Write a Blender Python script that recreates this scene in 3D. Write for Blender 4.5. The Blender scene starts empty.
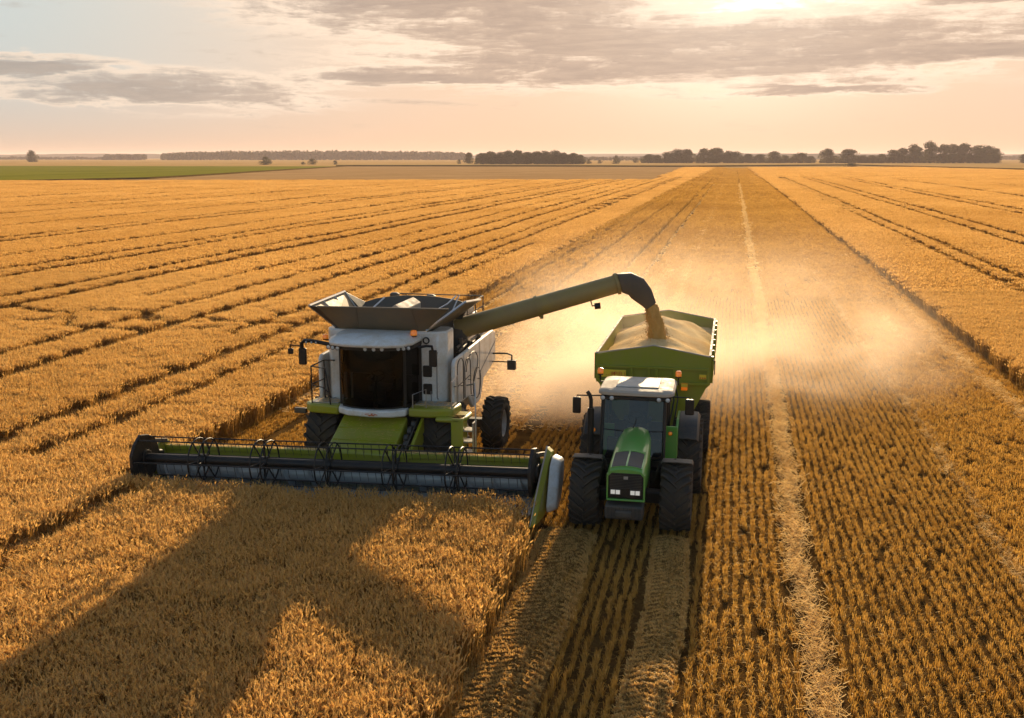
import bpy, bmesh, math, random
import numpy as np
from mathutils import Vector, Matrix
rnd = random.Random(7)
nrg = np.random.default_rng(11)
SC = bpy.context.scene
COL = SC.collection

# ------------------------------------------------------------------ camera
cam_d = bpy.data.cameras.new('camera')
cam = bpy.data.objects.new('camera', cam_d)
COL.objects.link(cam)
cam_d.sensor_width = 36.0
cam_d.lens = 36.914
cam_d.clip_start = 0.1
cam_d.clip_end = 30000
cam.location = (0, 0, 7.97)
cam.rotation_euler = (math.pi / 2 - 0.19006, 0, 0.20561)
SC.camera = cam

# ------------------------------------------------------------------ sky, sun, exposure
SUN_EL = math.radians(14.3)
SUN_AZ = math.radians(-0.3)
SC.view_settings.view_transform = 'Standard'
SC.view_settings.look = 'None'
SC.view_settings.gamma = 1
SC.view_settings.use_curve_mapping = False
SC.view_settings.exposure = 0.68
cy = SC.cycles
cy.use_denoising = True
cy.max_bounces = 6
cy.diffuse_bounces = 3
cy.glossy_bounces = 3
cy.transmission_bounces = 4
cy.transparent_max_bounces = 8
cy.volume_bounces = 1
cy.volume_step_rate = 1.0
cy.sample_clamp_indirect = 8
cy.use_adaptive_sampling = True

sun_d = bpy.data.lights.new('sun', 'SUN')
sun_d.energy = 5.0
sun_d.angle = math.radians(0.6)
sun_d.color = (1.0, 0.76, 0.46)
sun = bpy.data.objects.new('sun', sun_d)
COL.objects.link(sun)
sdir = Vector((math.sin(SUN_AZ) * math.cos(SUN_EL), math.cos(SUN_AZ) * math.cos(SUN_EL), math.sin(SUN_EL)))
sun.rotation_euler = sdir.to_track_quat('Z', 'Y').to_euler()
sun.location = sdir * 60


class NT:
    """tiny node-tree writer: values, sockets and vectors all go in as arguments"""
    def __init__(self, nt):
        self.nt = nt

    def n(self, t, **kw):
        o = self.nt.nodes.new(t)
        for k, v in kw.items():
            setattr(o, k, v)
        return o

    def put(self, sock, v):
        if isinstance(v, bpy.types.NodeSocket):
            self.nt.links.new(v, sock)
        elif v is not None:
            sock.default_value = v

    def m(self, op, a, b=None, c=None, clamp=False):
        o = self.n('ShaderNodeMath', operation=op, use_clamp=clamp)
        for i, v in enumerate((a, b, c)):
            if v is not None:
                self.put(o.inputs[i], v)
        return o.outputs[0]

    def mixc(self, f, a, b, bt='MIX'):
        o = self.n('ShaderNodeMix', data_type='RGBA', blend_type=bt)
        self.put(o.inputs[0], f)
        self.put(o.inputs[6], a if isinstance(a, bpy.types.NodeSocket) else (*a, 1)[:4])
        self.put(o.inputs[7], b if isinstance(b, bpy.types.NodeSocket) else (*b, 1)[:4])
        return o.outputs[2]

    def ramp(self, f, a, b, c0=0.0, c1=1.0):
        o = self.n('ShaderNodeMapRange', interpolation_type='SMOOTHSTEP')
        self.put(o.inputs[0], f)
        for i, v in zip((1, 2, 3, 4), (a, b, c0, c1)):
            o.inputs[i].default_value = v
        return o.outputs[0]

    def noise(self, vec, scale, detail=4, rough=0.55, dist=0.0):
        o = self.n('ShaderNodeTexNoise')
        self.put(o.inputs['Vector'], vec)
        o.inputs['Scale'].default_value = scale
        o.inputs['Detail'].default_value = detail
        o.inputs['Roughness'].default_value = rough
        o.inputs['Distortion'].default_value = dist
        return o.outputs['Fac']

    def xyz(self, x, y, z):
        o = self.n('ShaderNodeCombineXYZ')
        for i, v in enumerate((x, y, z)):
            self.put(o.inputs[i], v)
        return o.outputs[0]

    def sep(self, v):
        o = self.n('ShaderNodeSeparateXYZ')
        self.put(o.inputs[0], v)
        return o.outputs


def build_world():
    w = bpy.data.worlds.new('World')
    SC.world = w
    w.use_nodes = True
    t = NT(w.node_tree)
    bg = w.node_tree.nodes['Background']
    sky = t.n('ShaderNodeTexSky', sky_type='NISHITA', sun_disc=False)
    sky.sun_elevation = SUN_EL
    sky.sun_rotation = SUN_AZ
    sky.dust_density = 3.0
    sky.air_density = 1.0
    sky.ozone_density = 1.0
    d = t.n('ShaderNodeTexCoord').outputs['Generated']
    x, y, z = t.sep(d)
    az = t.m('MULTIPLY', t.m('ARCTAN2', x, y), 57.2958)          # degrees from the field rows
    el = t.m('MULTIPLY', t.m('ARCSINE', z), 57.2958)
    # clouds live in (azimuth, elevation) with strong horizontal stretch, warped
    q = t.xyz(t.m('MULTIPLY', az, 0.05), t.m('MULTIPLY', el, 0.34), 3.1)
    warp = t.noise(q, 1.6, 3, 0.5)
    q2 = t.xyz(t.m('ADD', t.m('MULTIPLY', az, 0.05), t.m('MULTIPLY', warp, 0.35)),
               t.m('ADD', t.m('MULTIPLY', el, 0.42), t.m('MULTIPLY', warp, 0.25)), 1.7)
    f1 = t.noise(q2, 2.3, 8, 0.62, 0.25)
    f2 = t.noise(q2, 9.0, 6, 0.65, 0.1)
    wob = t.m('MULTIPLY', t.m('SUBTRACT', f1, 0.5), 2.4)
    elw = t.m('ADD', el, wob)

    def blob(a0, sa, e0, se, tilt=0.0):
        ee = t.m('SUBTRACT', t.m('SUBTRACT', elw, e0), t.m('MULTIPLY', t.m('SUBTRACT', az, a0), tilt))
        u = t.m('DIVIDE', t.m('SUBTRACT', az, a0), sa)
        v = t.m('DIVIDE', ee, se)
        r = t.m('ADD', t.m('POWER', t.m('ABSOLUTE', u), 2.6), t.m('POWER', t.m('ABSOLUTE', v), 2.4))
        return t.m('EXPONENT', t.m('MULTIPLY', r, -1.0))
    b = blob(-1.5, 17.0, 5.5, 1.75, 0.01)                                  # the long grey bank
    for a in (blob(-13, 12.0, 7.6, 1.5, -0.02), t.m('MULTIPLY', blob(-30.0, 8.5, 3.35, 0.95, -0.012), 0.78), blob(10.5, 7.5, 4.9, 0.75),
              blob(13.5, 6.0, 7.9, 0.55), blob(-17, 6, 4.1, 0.4), blob(-36, 5, 4.2, 0.5), blob(4, 5, 3.4, 0.3),
              blob(-3, 70, 17, 3.6), blob(-70, 22, 9, 3), blob(60, 25, 7, 3)):
        b = t.m('MAXIMUM', b, a)
    f3 = t.noise(t.xyz(t.m('MULTIPLY', az, 0.16), t.m('MULTIPLY', elw, 0.75), 8.2), 3.6, 7, 0.68, 0.3)
    dens = t.m('ADD', t.m('MULTIPLY', b, 0.95), t.m('MULTIPLY', t.m('SUBTRACT', f1, 0.5), 1.35))
    dens = t.m('ADD', dens, t.m('MULTIPLY', t.m('SUBTRACT', f2, 0.5), 0.9))
    dens = t.m('ADD', dens, t.m('MULTIPLY', t.m('SUBTRACT', f3, 0.5), 1.0))
    cov = t.ramp(dens, 0.12, 0.85)
    rim = t.m('MULTIPLY', t.m('MULTIPLY', t.ramp(dens, -0.05, 0.3), t.ramp(b, 0.01, 0.35)), t.m('SUBTRACT', 1.0, t.ramp(dens, 0.3, 0.66)))
    # closeness to the sun, in degrees
    sz = t.n('ShaderNodeVectorMath', operation='DOT_PRODUCT')
    t.put(sz.inputs[0], d)
    sz.inputs[1].default_value = sdir
    ang = t.m('MULTIPLY', t.m('ARCCOSINE', t.m('MINIMUM', sz.outputs['Value'], 1.0)), 57.2958)
    glow = t.m('EXPONENT', t.m('MULTIPLY', t.m('POWER', t.m('DIVIDE', ang, 7.0), 2.0), -1.0))
    wide = t.m('EXPONENT', t.m('MULTIPLY', ang, -1.0 / 30.0))
    # a thin veil of high haze in front of the clear sky, warm low down and towards the sun, bluish away from it
    low = t.m('EXPONENT', t.m('MULTIPLY', t.m('MAXIMUM', el, 0.0), -1.0 / 3.2))
    veil = t.mixc(low, (0.50, 0.47, 0.38), (0.62, 0.39, 0.215))
    veil = t.mixc(t.ramp(ang, 14, 42), t.mixc(low, (0.62, 0.465, 0.34), (0.61, 0.37, 0.222)),
                  t.mixc(low, (0.36, 0.435, 0.44), (0.47, 0.315, 0.215)))
    veil = t.mixc(1.0, veil, t.mixc(glow, (0, 0, 0), (1.7, 1.5, 1.2)), 'ADD')
    clear = t.n('ShaderNodeVectorMath', operation='SCALE')
    t.put(clear.inputs[0], sky.outputs[0])
    clear.inputs['Scale'].default_value = 0.12
    front = t.m('MULTIPLY', t.ramp(ang, 110, 45), t.ramp(el, 38, 14))
    base = t.mixc(front, clear.outputs[0], veil)
    ccol = t.mixc(t.ramp(ang, 8, 45), (0.315, 0.23, 0.178), (0.27, 0.24, 0.21))
    ccol = t.mixc(t.m('MULTIPLY', t.ramp(f2, 0.35, 0.7), 0.55), ccol, t.mixc(t.ramp(ang, 8, 45), (0.46, 0.335, 0.245), (0.34, 0.29, 0.245)))
    ccol = t.mixc(1.0, ccol, t.mixc(glow, (0, 0, 0), (0.34, 0.29, 0.23)), 'ADD')
    edge = t.mixc(t.ramp(ang, 10, 45), (0.78, 0.61, 0.46), (0.60, 0.485, 0.38))
    col = t.mixc(t.m('MULTIPLY', rim, t.m('MULTIPLY', front, 0.8)), base, edge)
    col = t.mixc(t.m('MULTIPLY', cov, t.m('MULTIPLY', t.ramp(el, 0.6, 2.6), 0.93)), col, ccol)
    t.put(bg.inputs['Color'], col)
    bg.inputs['Strength'].default_value = 1.0
    w.cycles.sampling_method = 'MANUAL'
    w.cycles.sample_map_resolution = 1024


build_world()

# ------------------------------------------------------------------ materials
MATS = {}


def mat_new(name):
    m = bpy.data.materials.new(name)
    m.use_nodes = True
    t = NT(m.node_tree)
    return m, t, m.node_tree.nodes['Principled BSDF']


def paint(name, col, rough=0.4, metal=0.0, dust=0.25, dustcol=(0.34, 0.23, 0.11), spec=0.5, coat=0.0, scale=2.5, bump=0.0):
    """painted or bare metal / plastic with blotchy field dust as wear"""
    m, t, p = mat_new(name)
    co = t.n('ShaderNodeTexCoord').outputs['Object']
    n1 = t.noise(co, scale, 6, 0.65)
    n2 = t.noise(co, scale * 9, 4, 0.6)
    f = t.m('MULTIPLY', t.ramp(t.m('ADD', n1, t.m('MULTIPLY', n2, 0.35)), 0.45, 0.95), dust * 2.0, clamp=True)
    t.put(p.inputs['Base Color'], t.mixc(f, col, dustcol))
    t.put(p.inputs['Roughness'], t.m('ADD', t.m('MULTIPLY', f, 0.5), t.m('ADD', rough, t.m('MULTIPLY', t.m('SUBTRACT', n2, 0.5), 0.15)), clamp=True))
    p.inputs['Metallic'].default_value = metal
    p.inputs['Specular IOR Level'].default_value = spec
    p.inputs['Coat Weight'].default_value = coat
    if bump:
        bp = t.n('ShaderNodeBump')
        bp.inputs['Strength'].default_value = bump
        bp.inputs['Distance'].default_value = 0.01
        t.put(bp.inputs['Height'], n2)
        t.put(p.inputs['Normal'], bp.outputs[0])
    MATS[name] = m
    return m


def straw(name, col, col2, trans=0.5, patch=0.35, rough=0.8):
    """dry plant matter: diffuse plus light passing through, tone drifting over the field and from plant to plant"""
    m, t, p = mat_new(name)
    out = m.node_tree.nodes['Material Output']
    geo = t.n('ShaderNodeNewGeometry')
    info = t.n('ShaderNodeObjectInfo')
    big = t.noise(geo.outputs['Position'], 0.05, 3, 0.5)
    mid = t.noise(geo.outputs['Position'], 0.9, 3, 0.6)
    f = t.m('ADD', t.m('MULTIPLY', t.m('SUBTRACT', big, 0.5), 1.2), t.m('MULTIPLY', t.m('SUBTRACT', mid, 0.5), patch * 3))
    f = t.m('ADD', t.m('ADD', f, 0.5), t.m('MULTIPLY', t.m('SUBTRACT', info.outputs['Random'], 0.5), patch), clamp=True)
    f = t.m('ADD', f, t.m('MULTIPLY', t.m('SUBTRACT', geo.outputs['Random Per Island'], 0.5), 0.9), clamp=True)
    c = t.mixc(f, col, col2)
    d = t.n('ShaderNodeBsdfDiffuse')
    tr = t.n('ShaderNodeBsdfTranslucent')
    gl = t.n('ShaderNodeBsdfGlossy')
    gl.inputs['Roughness'].default_value = 0.45
    t.put(d.inputs['Color'], c)
    t.put(tr.inputs['Color'], t.mixc(1.0, c, (1.0, 0.94, 0.80), 'MULTIPLY'))
    t.put(gl.inputs['Color'], (0.9, 0.75, 0.5, 1))
    mx = t.n('ShaderNodeMixShader')
    t.put(mx.inputs[0], trans)
    t.put(mx.inputs[1], d.outputs[0])
    t.put(mx.inputs[2], tr.outputs[0])
    mx2 = t.n('ShaderNodeMixShader')
    t.put(mx2.inputs[0], 0.05)
    t.put(mx2.inputs[1], mx.outputs[0])
    t.put(mx2.inputs[2], gl.outputs[0])
    t.put(out.inputs['Surface'], mx2.outputs[0])
    MATS[name] = m
    return m


def earth(name, ca, cb, scale=1.0, bump=0.5, dist=0.05, stretch=(1, 1, 1), rough=0.95, fine=14.0):
    m, t, p = mat_new(name)
    geo = t.n('ShaderNodeNewGeometry').outputs['Position']
    v = t.n('ShaderNodeVectorMath', operation='MULTIPLY')
    t.put(v.inputs[0], geo)
    v.inputs[1].default_value = stretch
    v = v.outputs[0]
    a = t.noise(v, scale, 6, 0.6)
    b = t.noise(v, scale * fine, 4, 0.65)
    f = t.ramp(t.m('ADD', t.m('MULTIPLY', a, 0.6), t.m('MULTIPLY', b, 0.4)), 0.3, 0.7)
    t.put(p.inputs['Base Color'], t.mixc(f, ca, cb))
    p.inputs['Roughness'].default_value = rough
    p.inputs['Specular IOR Level'].default_value = 0.0
    bp = t.n('ShaderNodeBump')
    bp.inputs['Strength'].default_value = bump
    bp.inputs['Distance'].default_value = dist
    t.put(bp.inputs['Height'], b)
    t.put(p.inputs['Normal'], bp.outputs[0])
    MATS[name] = m
    return m


def glass(name, tint, clear=0.5, rough=0.03, ior=1.5):
    m, t, p = mat_new(name)
    out = m.node_tree.nodes['Material Output']
    g = t.n('ShaderNodeBsdfGlossy')
    g.inputs['Roughness'].default_value = rough
    tr = t.n('ShaderNodeBsdfTransparent')
    tr.inputs['Color'].default_value = (*[c * clear for c in tint], 1)
    fr = t.n('ShaderNodeFresnel')
    fr.inputs['IOR'].default_value = ior
    mx = t.n('ShaderNodeMixShader')
    t.put(mx.inputs[0], t.m('ADD', t.m('MULTIPLY', fr.outputs[0], 1.3), 0.004, clamp=True))
    t.put(mx.inputs[1], tr.outputs[0])
    t.put(mx.inputs[2], g.outputs[0])
    t.put(out.inputs['Surface'], mx.outputs[0])
    MATS[name] = m
    return m


# ------------------------------------------------------------------ mesh helpers
def tag(o, label=None, cat=None, group=None, kind=None):
    for k, v in (('label', label), ('category', cat), ('group', group), ('kind', kind)):
        if v:
            o[k] = v
    return o


ORG = {}


def empty(name, loc, parent=None):
    o = bpy.data.objects.new(name, None)
    COL.objects.link(o)
    o.empty_display_size = 0.3
    loc = Vector(loc)
    ORG[o.name] = loc
    if parent is not None:
        o.parent = parent
        o.location = loc - ORG[parent.name]
    else:
        o.location = loc
    return o


class MB:
    """collects shapes in world coordinates and links them as one mesh object"""
    def __init__(self, xf=None):
        self.v, self.f, self.mi, self.cur, self.xf = [], [], [], 0, xf

    def add(self, vs, fs):
        b = len(self.v)
        self.v.extend(tuple(p) for p in vs)
        for q in fs:
            self.f.append([b + i for i in q])
            self.mi.append(self.cur)
        return self

    def box(self, x0, x1, y0, y1, z0, z1, rot=None, taper=1.0):
        c = Vector(((x0 + x1) / 2, (y0 + y1) / 2, (z0 + z1) / 2))
        h = ((x1 - x0) / 2, (y1 - y0) / 2, (z1 - z0) / 2)
        vs = []
        for sz in (-1, 1):
            k = taper if sz > 0 else 1.0
            for sx, sy in ((-1, -1), (1, -1), (1, 1), (-1, 1)):
                p = Vector((sx * h[0] * k, sy * h[1] * k, sz * h[2]))
                if rot is not None:
                    p = rot @ p
                vs.append(c + p)
        return self.add(vs, [(3, 2, 1, 0), (4, 5, 6, 7), (0, 1, 5, 4), (1, 2, 6, 5), (2, 3, 7, 6), (3, 0, 4, 7)])

    def prism(self, pts, axis, a, b, pts2=None):
        """polygon pts (2-D) extruded along axis from a to b; in 'x' pts are (y, z), in 'y' (x, z), in 'z' (x, y)"""
        pts2 = pts2 or pts
        def P(p, w):
            return {'x': (w, p[0], p[1]), 'y': (p[0], w, p[1]), 'z': (p[0], p[1], w)}[axis]
        n = len(pts)
        vs = [P(p, a) for p in pts] + [P(p, b) for p in pts2]
        fs = [tuple(range(n))[::-1], tuple(range(n, 2 * n))]
        fs += [(i, (i + 1) % n, n + (i + 1) % n, n + i) for i in range(n)]
        return self.add(vs, fs)

    def tube(self, pts, r, n=8, cap=True):
        pts = [Vector(p) for p in pts]
        rs = r if isinstance(r, (list, tuple)) else [r] * len(pts)
        vs, fs = [], []
        up = None
        for i, p in enumerate(pts):
            a = pts[max(i - 1, 0)]
            b = pts[min(i + 1, len(pts) - 1)]
            d = (b - a).normalized()
            if up is None:
                up = Vector((0, 0, 1)) if abs(d.z) < 0.9 else Vector((1, 0, 0))
            s = d.cross(up).normalized()
            up = s.cross(d).normalized()
            for k in range(n):
                t = 2 * math.pi * k / n
                vs.append(p + (s * math.cos(t) + up * math.sin(t)) * rs[i])
        for i in range(len(pts) - 1):
            for k in range(n):
                k2 = (k + 1) % n
                fs.append((i * n + k, i * n + k2, (i + 1) * n + k2, (i + 1) * n + k))
        if cap:
            fs.append(tuple(range(n))[::-1])
            fs.append(tuple(range((len(pts) - 1) * n, len(pts) * n)))
        return self.add(vs, fs)

    def lathe(self, prof, c, axis='x', n=32, closed=False):
        """prof: (along axis, radius)"""
        vs, fs = [], []
        m = len(prof)
        for k in range(n):
            t = 2 * math.pi * k / n
            for w, r in prof:
                a, b = r * math.cos(t), r * math.sin(t)
                p = {'x': (w, a, b), 'y': (a, w, b), 'z': (a, b, w)}[axis]
                vs.append((c[0] + p[0], c[1] + p[1], c[2] + p[2]))
        for k in range(n):
            k2 = (k + 1) % n
            for j in range(m - 1 if not closed else m):
                j2 = (j + 1) % m
                fs.append((k * m + j, k * m + j2, k2 * m + j2, k2 * m + j))
        return self.add(vs, fs)

    def sheet(self, rows, thick=None, d=(0, 0, 1)):
        """grid of points; with thick a slab"""
        R, Cn = len(rows), len(rows[0])
        flat = [Vector(p) for r in rows for p in r]
        fs = [(i * Cn + j, i * Cn + j + 1, (i + 1) * Cn + j + 1, (i + 1) * Cn + j) for i in range(R - 1) for j in range(Cn - 1)]
        if thick is None:
            return self.add(flat, fs)
        dv = Vector(d) * thick
        n = len(flat)
        vs = flat + [p + dv for p in flat]
        f2 = [tuple(n + i for i in q)[::-1] for q in fs]
        ring = [j for j in range(Cn)] + [i * Cn + Cn - 1 for i in range(1, R)] + [(R - 1) * Cn + j for j in range(Cn - 2, -1, -1)] + [i * Cn for i in range(R - 2, 0, -1)]
        side = [(ring[k], n + ring[k], n + ring[(k + 1) % len(ring)], ring[(k + 1) % len(ring)]) for k in range(len(ring))]
        return self.add(vs, fs + f2 + side)

    def build(self, name, mat, parent=None, bevel=0.0, smooth=False, recalc=True, origin=None, seg=2):
        org = ORG[parent.name] if parent is not None else Vector(origin or (0, 0, 0))
        vs = self.v
        if self.xf is not None:
            vs = [self.xf @ Vector(p) for p in vs]
        me = bpy.data.meshes.new(name)
        me.from_pydata([(p[0] - org[0], p[1] - org[1], p[2] - org[2]) for p in vs], [], self.f)
        for m in (mat if isinstance(mat, (list, tuple)) else [mat]):
            me.materials.append(MATS[m])
        me.polygons.foreach_set('material_index', self.mi)
        if recalc:
            bm = bmesh.new()
            bm.from_mesh(me)
            bmesh.ops.recalc_face_normals(bm, faces=bm.faces)
            bm.to_mesh(me)
            bm.free()
        if smooth:
            me.polygons.foreach_set('use_smooth', [True] * len(me.polygons))
            try:
                me.set_sharp_from_angle(angle=math.radians(38))
            except Exception:
                pass
        o = bpy.data.objects.new(name, me)
        COL.objects.link(o)
        ORG[o.name] = org.copy()
        if parent is not None:
            o.parent = parent
        else:
            o.location = org
        if bevel:
            bv = o.modifiers.new('bevel', 'BEVEL')
            bv.width = bevel
            bv.segments = seg
            bv.limit_method = 'ANGLE'
            bv.angle_limit = math.radians(35)
            bv.harden_normals = False
        return o


def raw_mesh(name, v, f, mats, mi=None, smooth=False):
    me = bpy.data.meshes.new(name)
    me.from_pydata(v, [], f)
    for m in mats:
        me.materials.append(MATS[m])
    if mi is not None:
        me.polygons.foreach_set('material_index', mi)
    if smooth:
        me.polygons.foreach_set('use_smooth', [True] * len(f))
    return me


def scatter(name, pts, rot, scl, idx, protos, parent=None, kind='stuff'):
    """one object of uncountable plants: points carrying a random pick of plant clumps"""
    me = bpy.data.meshes.new(name)
    n = len(pts)
    me.vertices.add(n)
    me.vertices.foreach_set('co', np.asarray(pts, np.float32).ravel())
    for nm, ty, arr, key in (('turn', 'FLOAT_VECTOR', rot, 'vector'), ('size', 'FLOAT_VECTOR', scl, 'vector'), ('pick', 'INT', idx, 'value')):
        a = me.attributes.new(nm, ty, 'POINT')
        a.data.foreach_set(key, np.asarray(arr, np.int32 if ty == 'INT' else np.float32).ravel())
    o = bpy.data.objects.new(name, me)
    COL.objects.link(o)
    ng = bpy.data.node_groups.new(name, 'GeometryNodeTree')
    ng.interface.new_socket('Geometry', in_out='INPUT', socket_type='NodeSocketGeometry')
    ng.interface.new_socket('Geometry', in_out='OUTPUT', socket_type='NodeSocketGeometry')
    N = ng.nodes
    gi, go = N.new('NodeGroupInput'), N.new('NodeGroupOutput')
    ci = N.new('GeometryNodeCollectionInfo')
    ci.inputs['Collection'].default_value = protos
    ci.inputs['Separate Children'].default_value = True
    ci.inputs['Reset Children'].default_value = True
    ip = N.new('GeometryNodeInstanceOnPoints')
    ip.inputs['Pick Instance'].default_value = True
    L = ng.links
    L.new(gi.outputs[0], ip.inputs['Points'])
    L.new(ci.outputs[0], ip.inputs['Instance'])
    for nm, ty, s in (('turn', 'FLOAT_VECTOR', 'Rotation'), ('size', 'FLOAT_VECTOR', 'Scale'), ('pick', 'INT', 'Instance Index')):
        a = N.new('GeometryNodeInputNamedAttribute')
        a.data_type = ty
        a.inputs['Name'].default_value = nm
        L.new(a.outputs[0], ip.inputs[s])
    L.new(ip.outputs[0], go.inputs[0])
    md = o.modifiers.new('scatter', 'NODES')
    md.node_group = ng
    o['kind'] = kind
    if parent is not None:
        o.parent = parent
        ORG[o.name] = ORG[parent.name]
    return o


def proto_collection(name, meshes):
    c = bpy.data.collections.new(name)
    for i, me in enumerate(meshes):
        o = bpy.data.objects.new('%s_%02d' % (name, i), me)
        c.objects.link(o)
    return c
# ------------------------------------------------------------------ colours
paint('white_paint', (0.74, 0.73, 0.70), 0.38, dust=0.32, dustcol=(0.50, 0.38, 0.22), coat=0.3)
paint('lime_paint', (0.29, 0.295, 0.004), 0.4, dust=0.17, coat=0.3)
paint('trailer_green', (0.245, 0.265, 0.006), 0.45, dust=0.12)
paint('tractor_green', (0.12, 0.37, 0.055), 0.3, dust=0.12, coat=0.5)
paint('black_paint', (0.012, 0.011, 0.010), 0.42, dust=0.12, dustcol=(0.10, 0.065, 0.035), spec=0.35)
paint('dark_grey', (0.036, 0.034, 0.032), 0.5, dust=0.2, dustcol=(0.2, 0.14, 0.08))
paint('mid_grey', (0.22, 0.22, 0.23), 0.45, dust=0.2)
paint('bare_steel', (0.50, 0.50, 0.50), 0.32, metal=0.9, dust=0.15)
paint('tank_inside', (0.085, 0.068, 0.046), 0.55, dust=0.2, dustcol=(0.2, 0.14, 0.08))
paint('tank_steel', (0.18, 0.142, 0.095), 0.45, metal=0.3, dust=0.2)  # brown warmth of light bounced off the wheat is mixed into the colour
paint('table_steel', (0.36, 0.38, 0.38), 0.35, metal=0.2, dust=0.12)
paint('rim_grey', (0.46, 0.45, 0.42), 0.45, dust=0.3)
paint('rim_yellow', (0.40, 0.38, 0.34), 0.45, dust=0.3)
paint('rubber', (0.043, 0.036, 0.030), 0.75, dust=0.3, dustcol=(0.12, 0.085, 0.05), spec=0.3, bump=0.4, scale=4)
paint('roof_cream', (0.46, 0.40, 0.34), 0.62, spec=0.2, dust=0.3, dustcol=(0.45, 0.33, 0.2))
paint('auger_paint', (0.31, 0.225, 0.06), 0.42, dust=0.35, dustcol=(0.26, 0.18, 0.09))
paint('spout_rubber', (0.085, 0.068, 0.05), 0.6, dust=0.25, dustcol=(0.18, 0.12, 0.07))
paint('seat_cloth', (0.05, 0.055, 0.065), 0.9, dust=0.1)
paint('plate_yellow', (0.88, 0.60, 0.02), 0.5, dust=0.12)
paint('plate_red', (0.60, 0.12, 0.02), 0.5, dust=0.05)
paint('hatch_white', (0.52, 0.48, 0.43), 0.55, spec=0.25, dust=0.2)
paint('chrome', (0.75, 0.75, 0.75), 0.15, metal=1.0, dust=0.1)
paint('bark', (0.06, 0.045, 0.03), 0.9, dust=0.1)
glass('cab_glass', (0.60, 0.55, 0.46), 0.5, ior=1.18)
glass('tractor_glass', (0.70, 0.74, 0.80), 0.6, ior=1.45)


def lens(name, col, emit=0.0):
    m, t, p = mat_new(name)
    p.inputs['Base Color'].default_value = (*col, 1)
    p.inputs['Roughness'].default_value = 0.12
    p.inputs['Transmission Weight'].default_value = 0.35
    p.inputs['Coat Weight'].default_value = 0.6
    if emit:
        p.inputs['Emission Color'].default_value = (*col, 1)
        p.inputs['Emission Strength'].default_value = emit
    MATS[name] = m


lens('lamp_glass', (0.85, 0.85, 0.82))
lens('headlight_glass', (0.95, 0.92, 0.85), 0.12)
lens('amber_lens', (0.95, 0.28, 0.02), 0.12)
lens('mirror_glass', (0.3, 0.32, 0.34))

straw('wheat_ear', (0.62, 0.36, 0.10), (0.88, 0.60, 0.235), 0.58, 0.2)
straw('wheat_stem', (0.30, 0.155, 0.032), (0.46, 0.26, 0.07), 0.5)  # darkened so the colour carries the crop's self-shading low down
straw('stubble_straw', (0.38, 0.19, 0.03), (0.70, 0.42, 0.10), 0.48)
straw('pale_straw', (0.68, 0.42, 0.145), (0.94, 0.70, 0.34), 0.42)
straw('track_chaff', (0.58, 0.33, 0.09), (0.84, 0.56, 0.20), 0.45)
straw('leaf', (0.035, 0.05, 0.012), (0.08, 0.095, 0.028), 0.4, rough=0.7)
straw('far_leaf', (0.035, 0.045, 0.018), (0.065, 0.072, 0.028), 0.3)
earth('soil', (0.05, 0.027, 0.009), (0.16, 0.085, 0.025), 2.0, 0.9, 0.06)
earth('canopy', (0.14, 0.07, 0.016), (0.30, 0.16, 0.04), 1.6, 1.0, 0.12)  # dark tone paints the deep shade in gaps between stalks
earth('plain', (0.40, 0.23, 0.075), (0.62, 0.38, 0.14), 0.02, 0.3, 0.1)
earth('tan_field', (0.38, 0.215, 0.085), (0.54, 0.32, 0.135), 0.03, 0.5, 0.2)
earth('green_crop', (0.17, 0.165, 0.012), (0.27, 0.235, 0.028), 0.035, 0.8, 0.3, (1, 0.5, 1))
earth('margin_grass', (0.085, 0.055, 0.012), (0.17, 0.105, 0.03), 0.3, 0.9, 0.3)
earth('hill', (0.05, 0.055, 0.04), (0.10, 0.09, 0.06), 0.004, 0.3, 1.0)
earth('grain', (0.84, 0.53, 0.23), (0.97, 0.74, 0.40), 1.3, 0.9, 0.03, fine=30)
earth('grain_falling', (0.56, 0.31, 0.085), (0.78, 0.48, 0.17), 6.0, 1.0, 0.03, (1, 1, .25), fine=12)
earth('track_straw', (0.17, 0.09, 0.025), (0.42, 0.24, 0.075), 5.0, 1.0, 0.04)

# ------------------------------------------------------------------ the land
XL, XR, XS = -14.0, 10.1, -3.9      # uncut wheat stands left of XL, right of XR, and left of XS ahead of the cutter
YH = 21.2                           # the cutter bar
FAR_L = 322.0
FAR_R = 800.0


def flat(name, poly, z, mat, kind='structure'):
    b = MB()
    b.add([(x, y, z) for x, y in poly], [tuple(range(len(poly)))])
    o = b.build(name, mat, recalc=False)
    me = o.data
    if me.polygons[0].normal.z < 0:
        me.flip_normals()
    o['kind'] = kind
    return o


flat('ground', [(-9000, -200), (9000, -200), (9000, 12000), (-9000, 12000)], 0.0, 'plain')
flat('tan_field', [(-330, 286), (-245, 292), (-26, FAR_L + 38), (-35, 780), (-36, 880), (-330, 880), (-330, 868)], 0.05, 'tan_field')
flat('green_field', [(-229 - 180, 240), (-229, 298), (-211, 357), (-326, 868), (-660, 850), (-980, 700), (-700, 300)], 0.09, 'green_crop')
flat('stubble_soil', [(XL, 4), (XR, 4), (XR, 790), (XL, 790)], 0.012, 'soil')
for poly in ([(-330, 876), (-186, 893), (-35, 880), (108, 1064), (107, 1075), (-36, 893), (-187, 907), (-330, 890)],
             [(108, 1064), (153, 800), (190, 640), (196, 645), (159, 806), (107, 1078)]):
    pass


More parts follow.
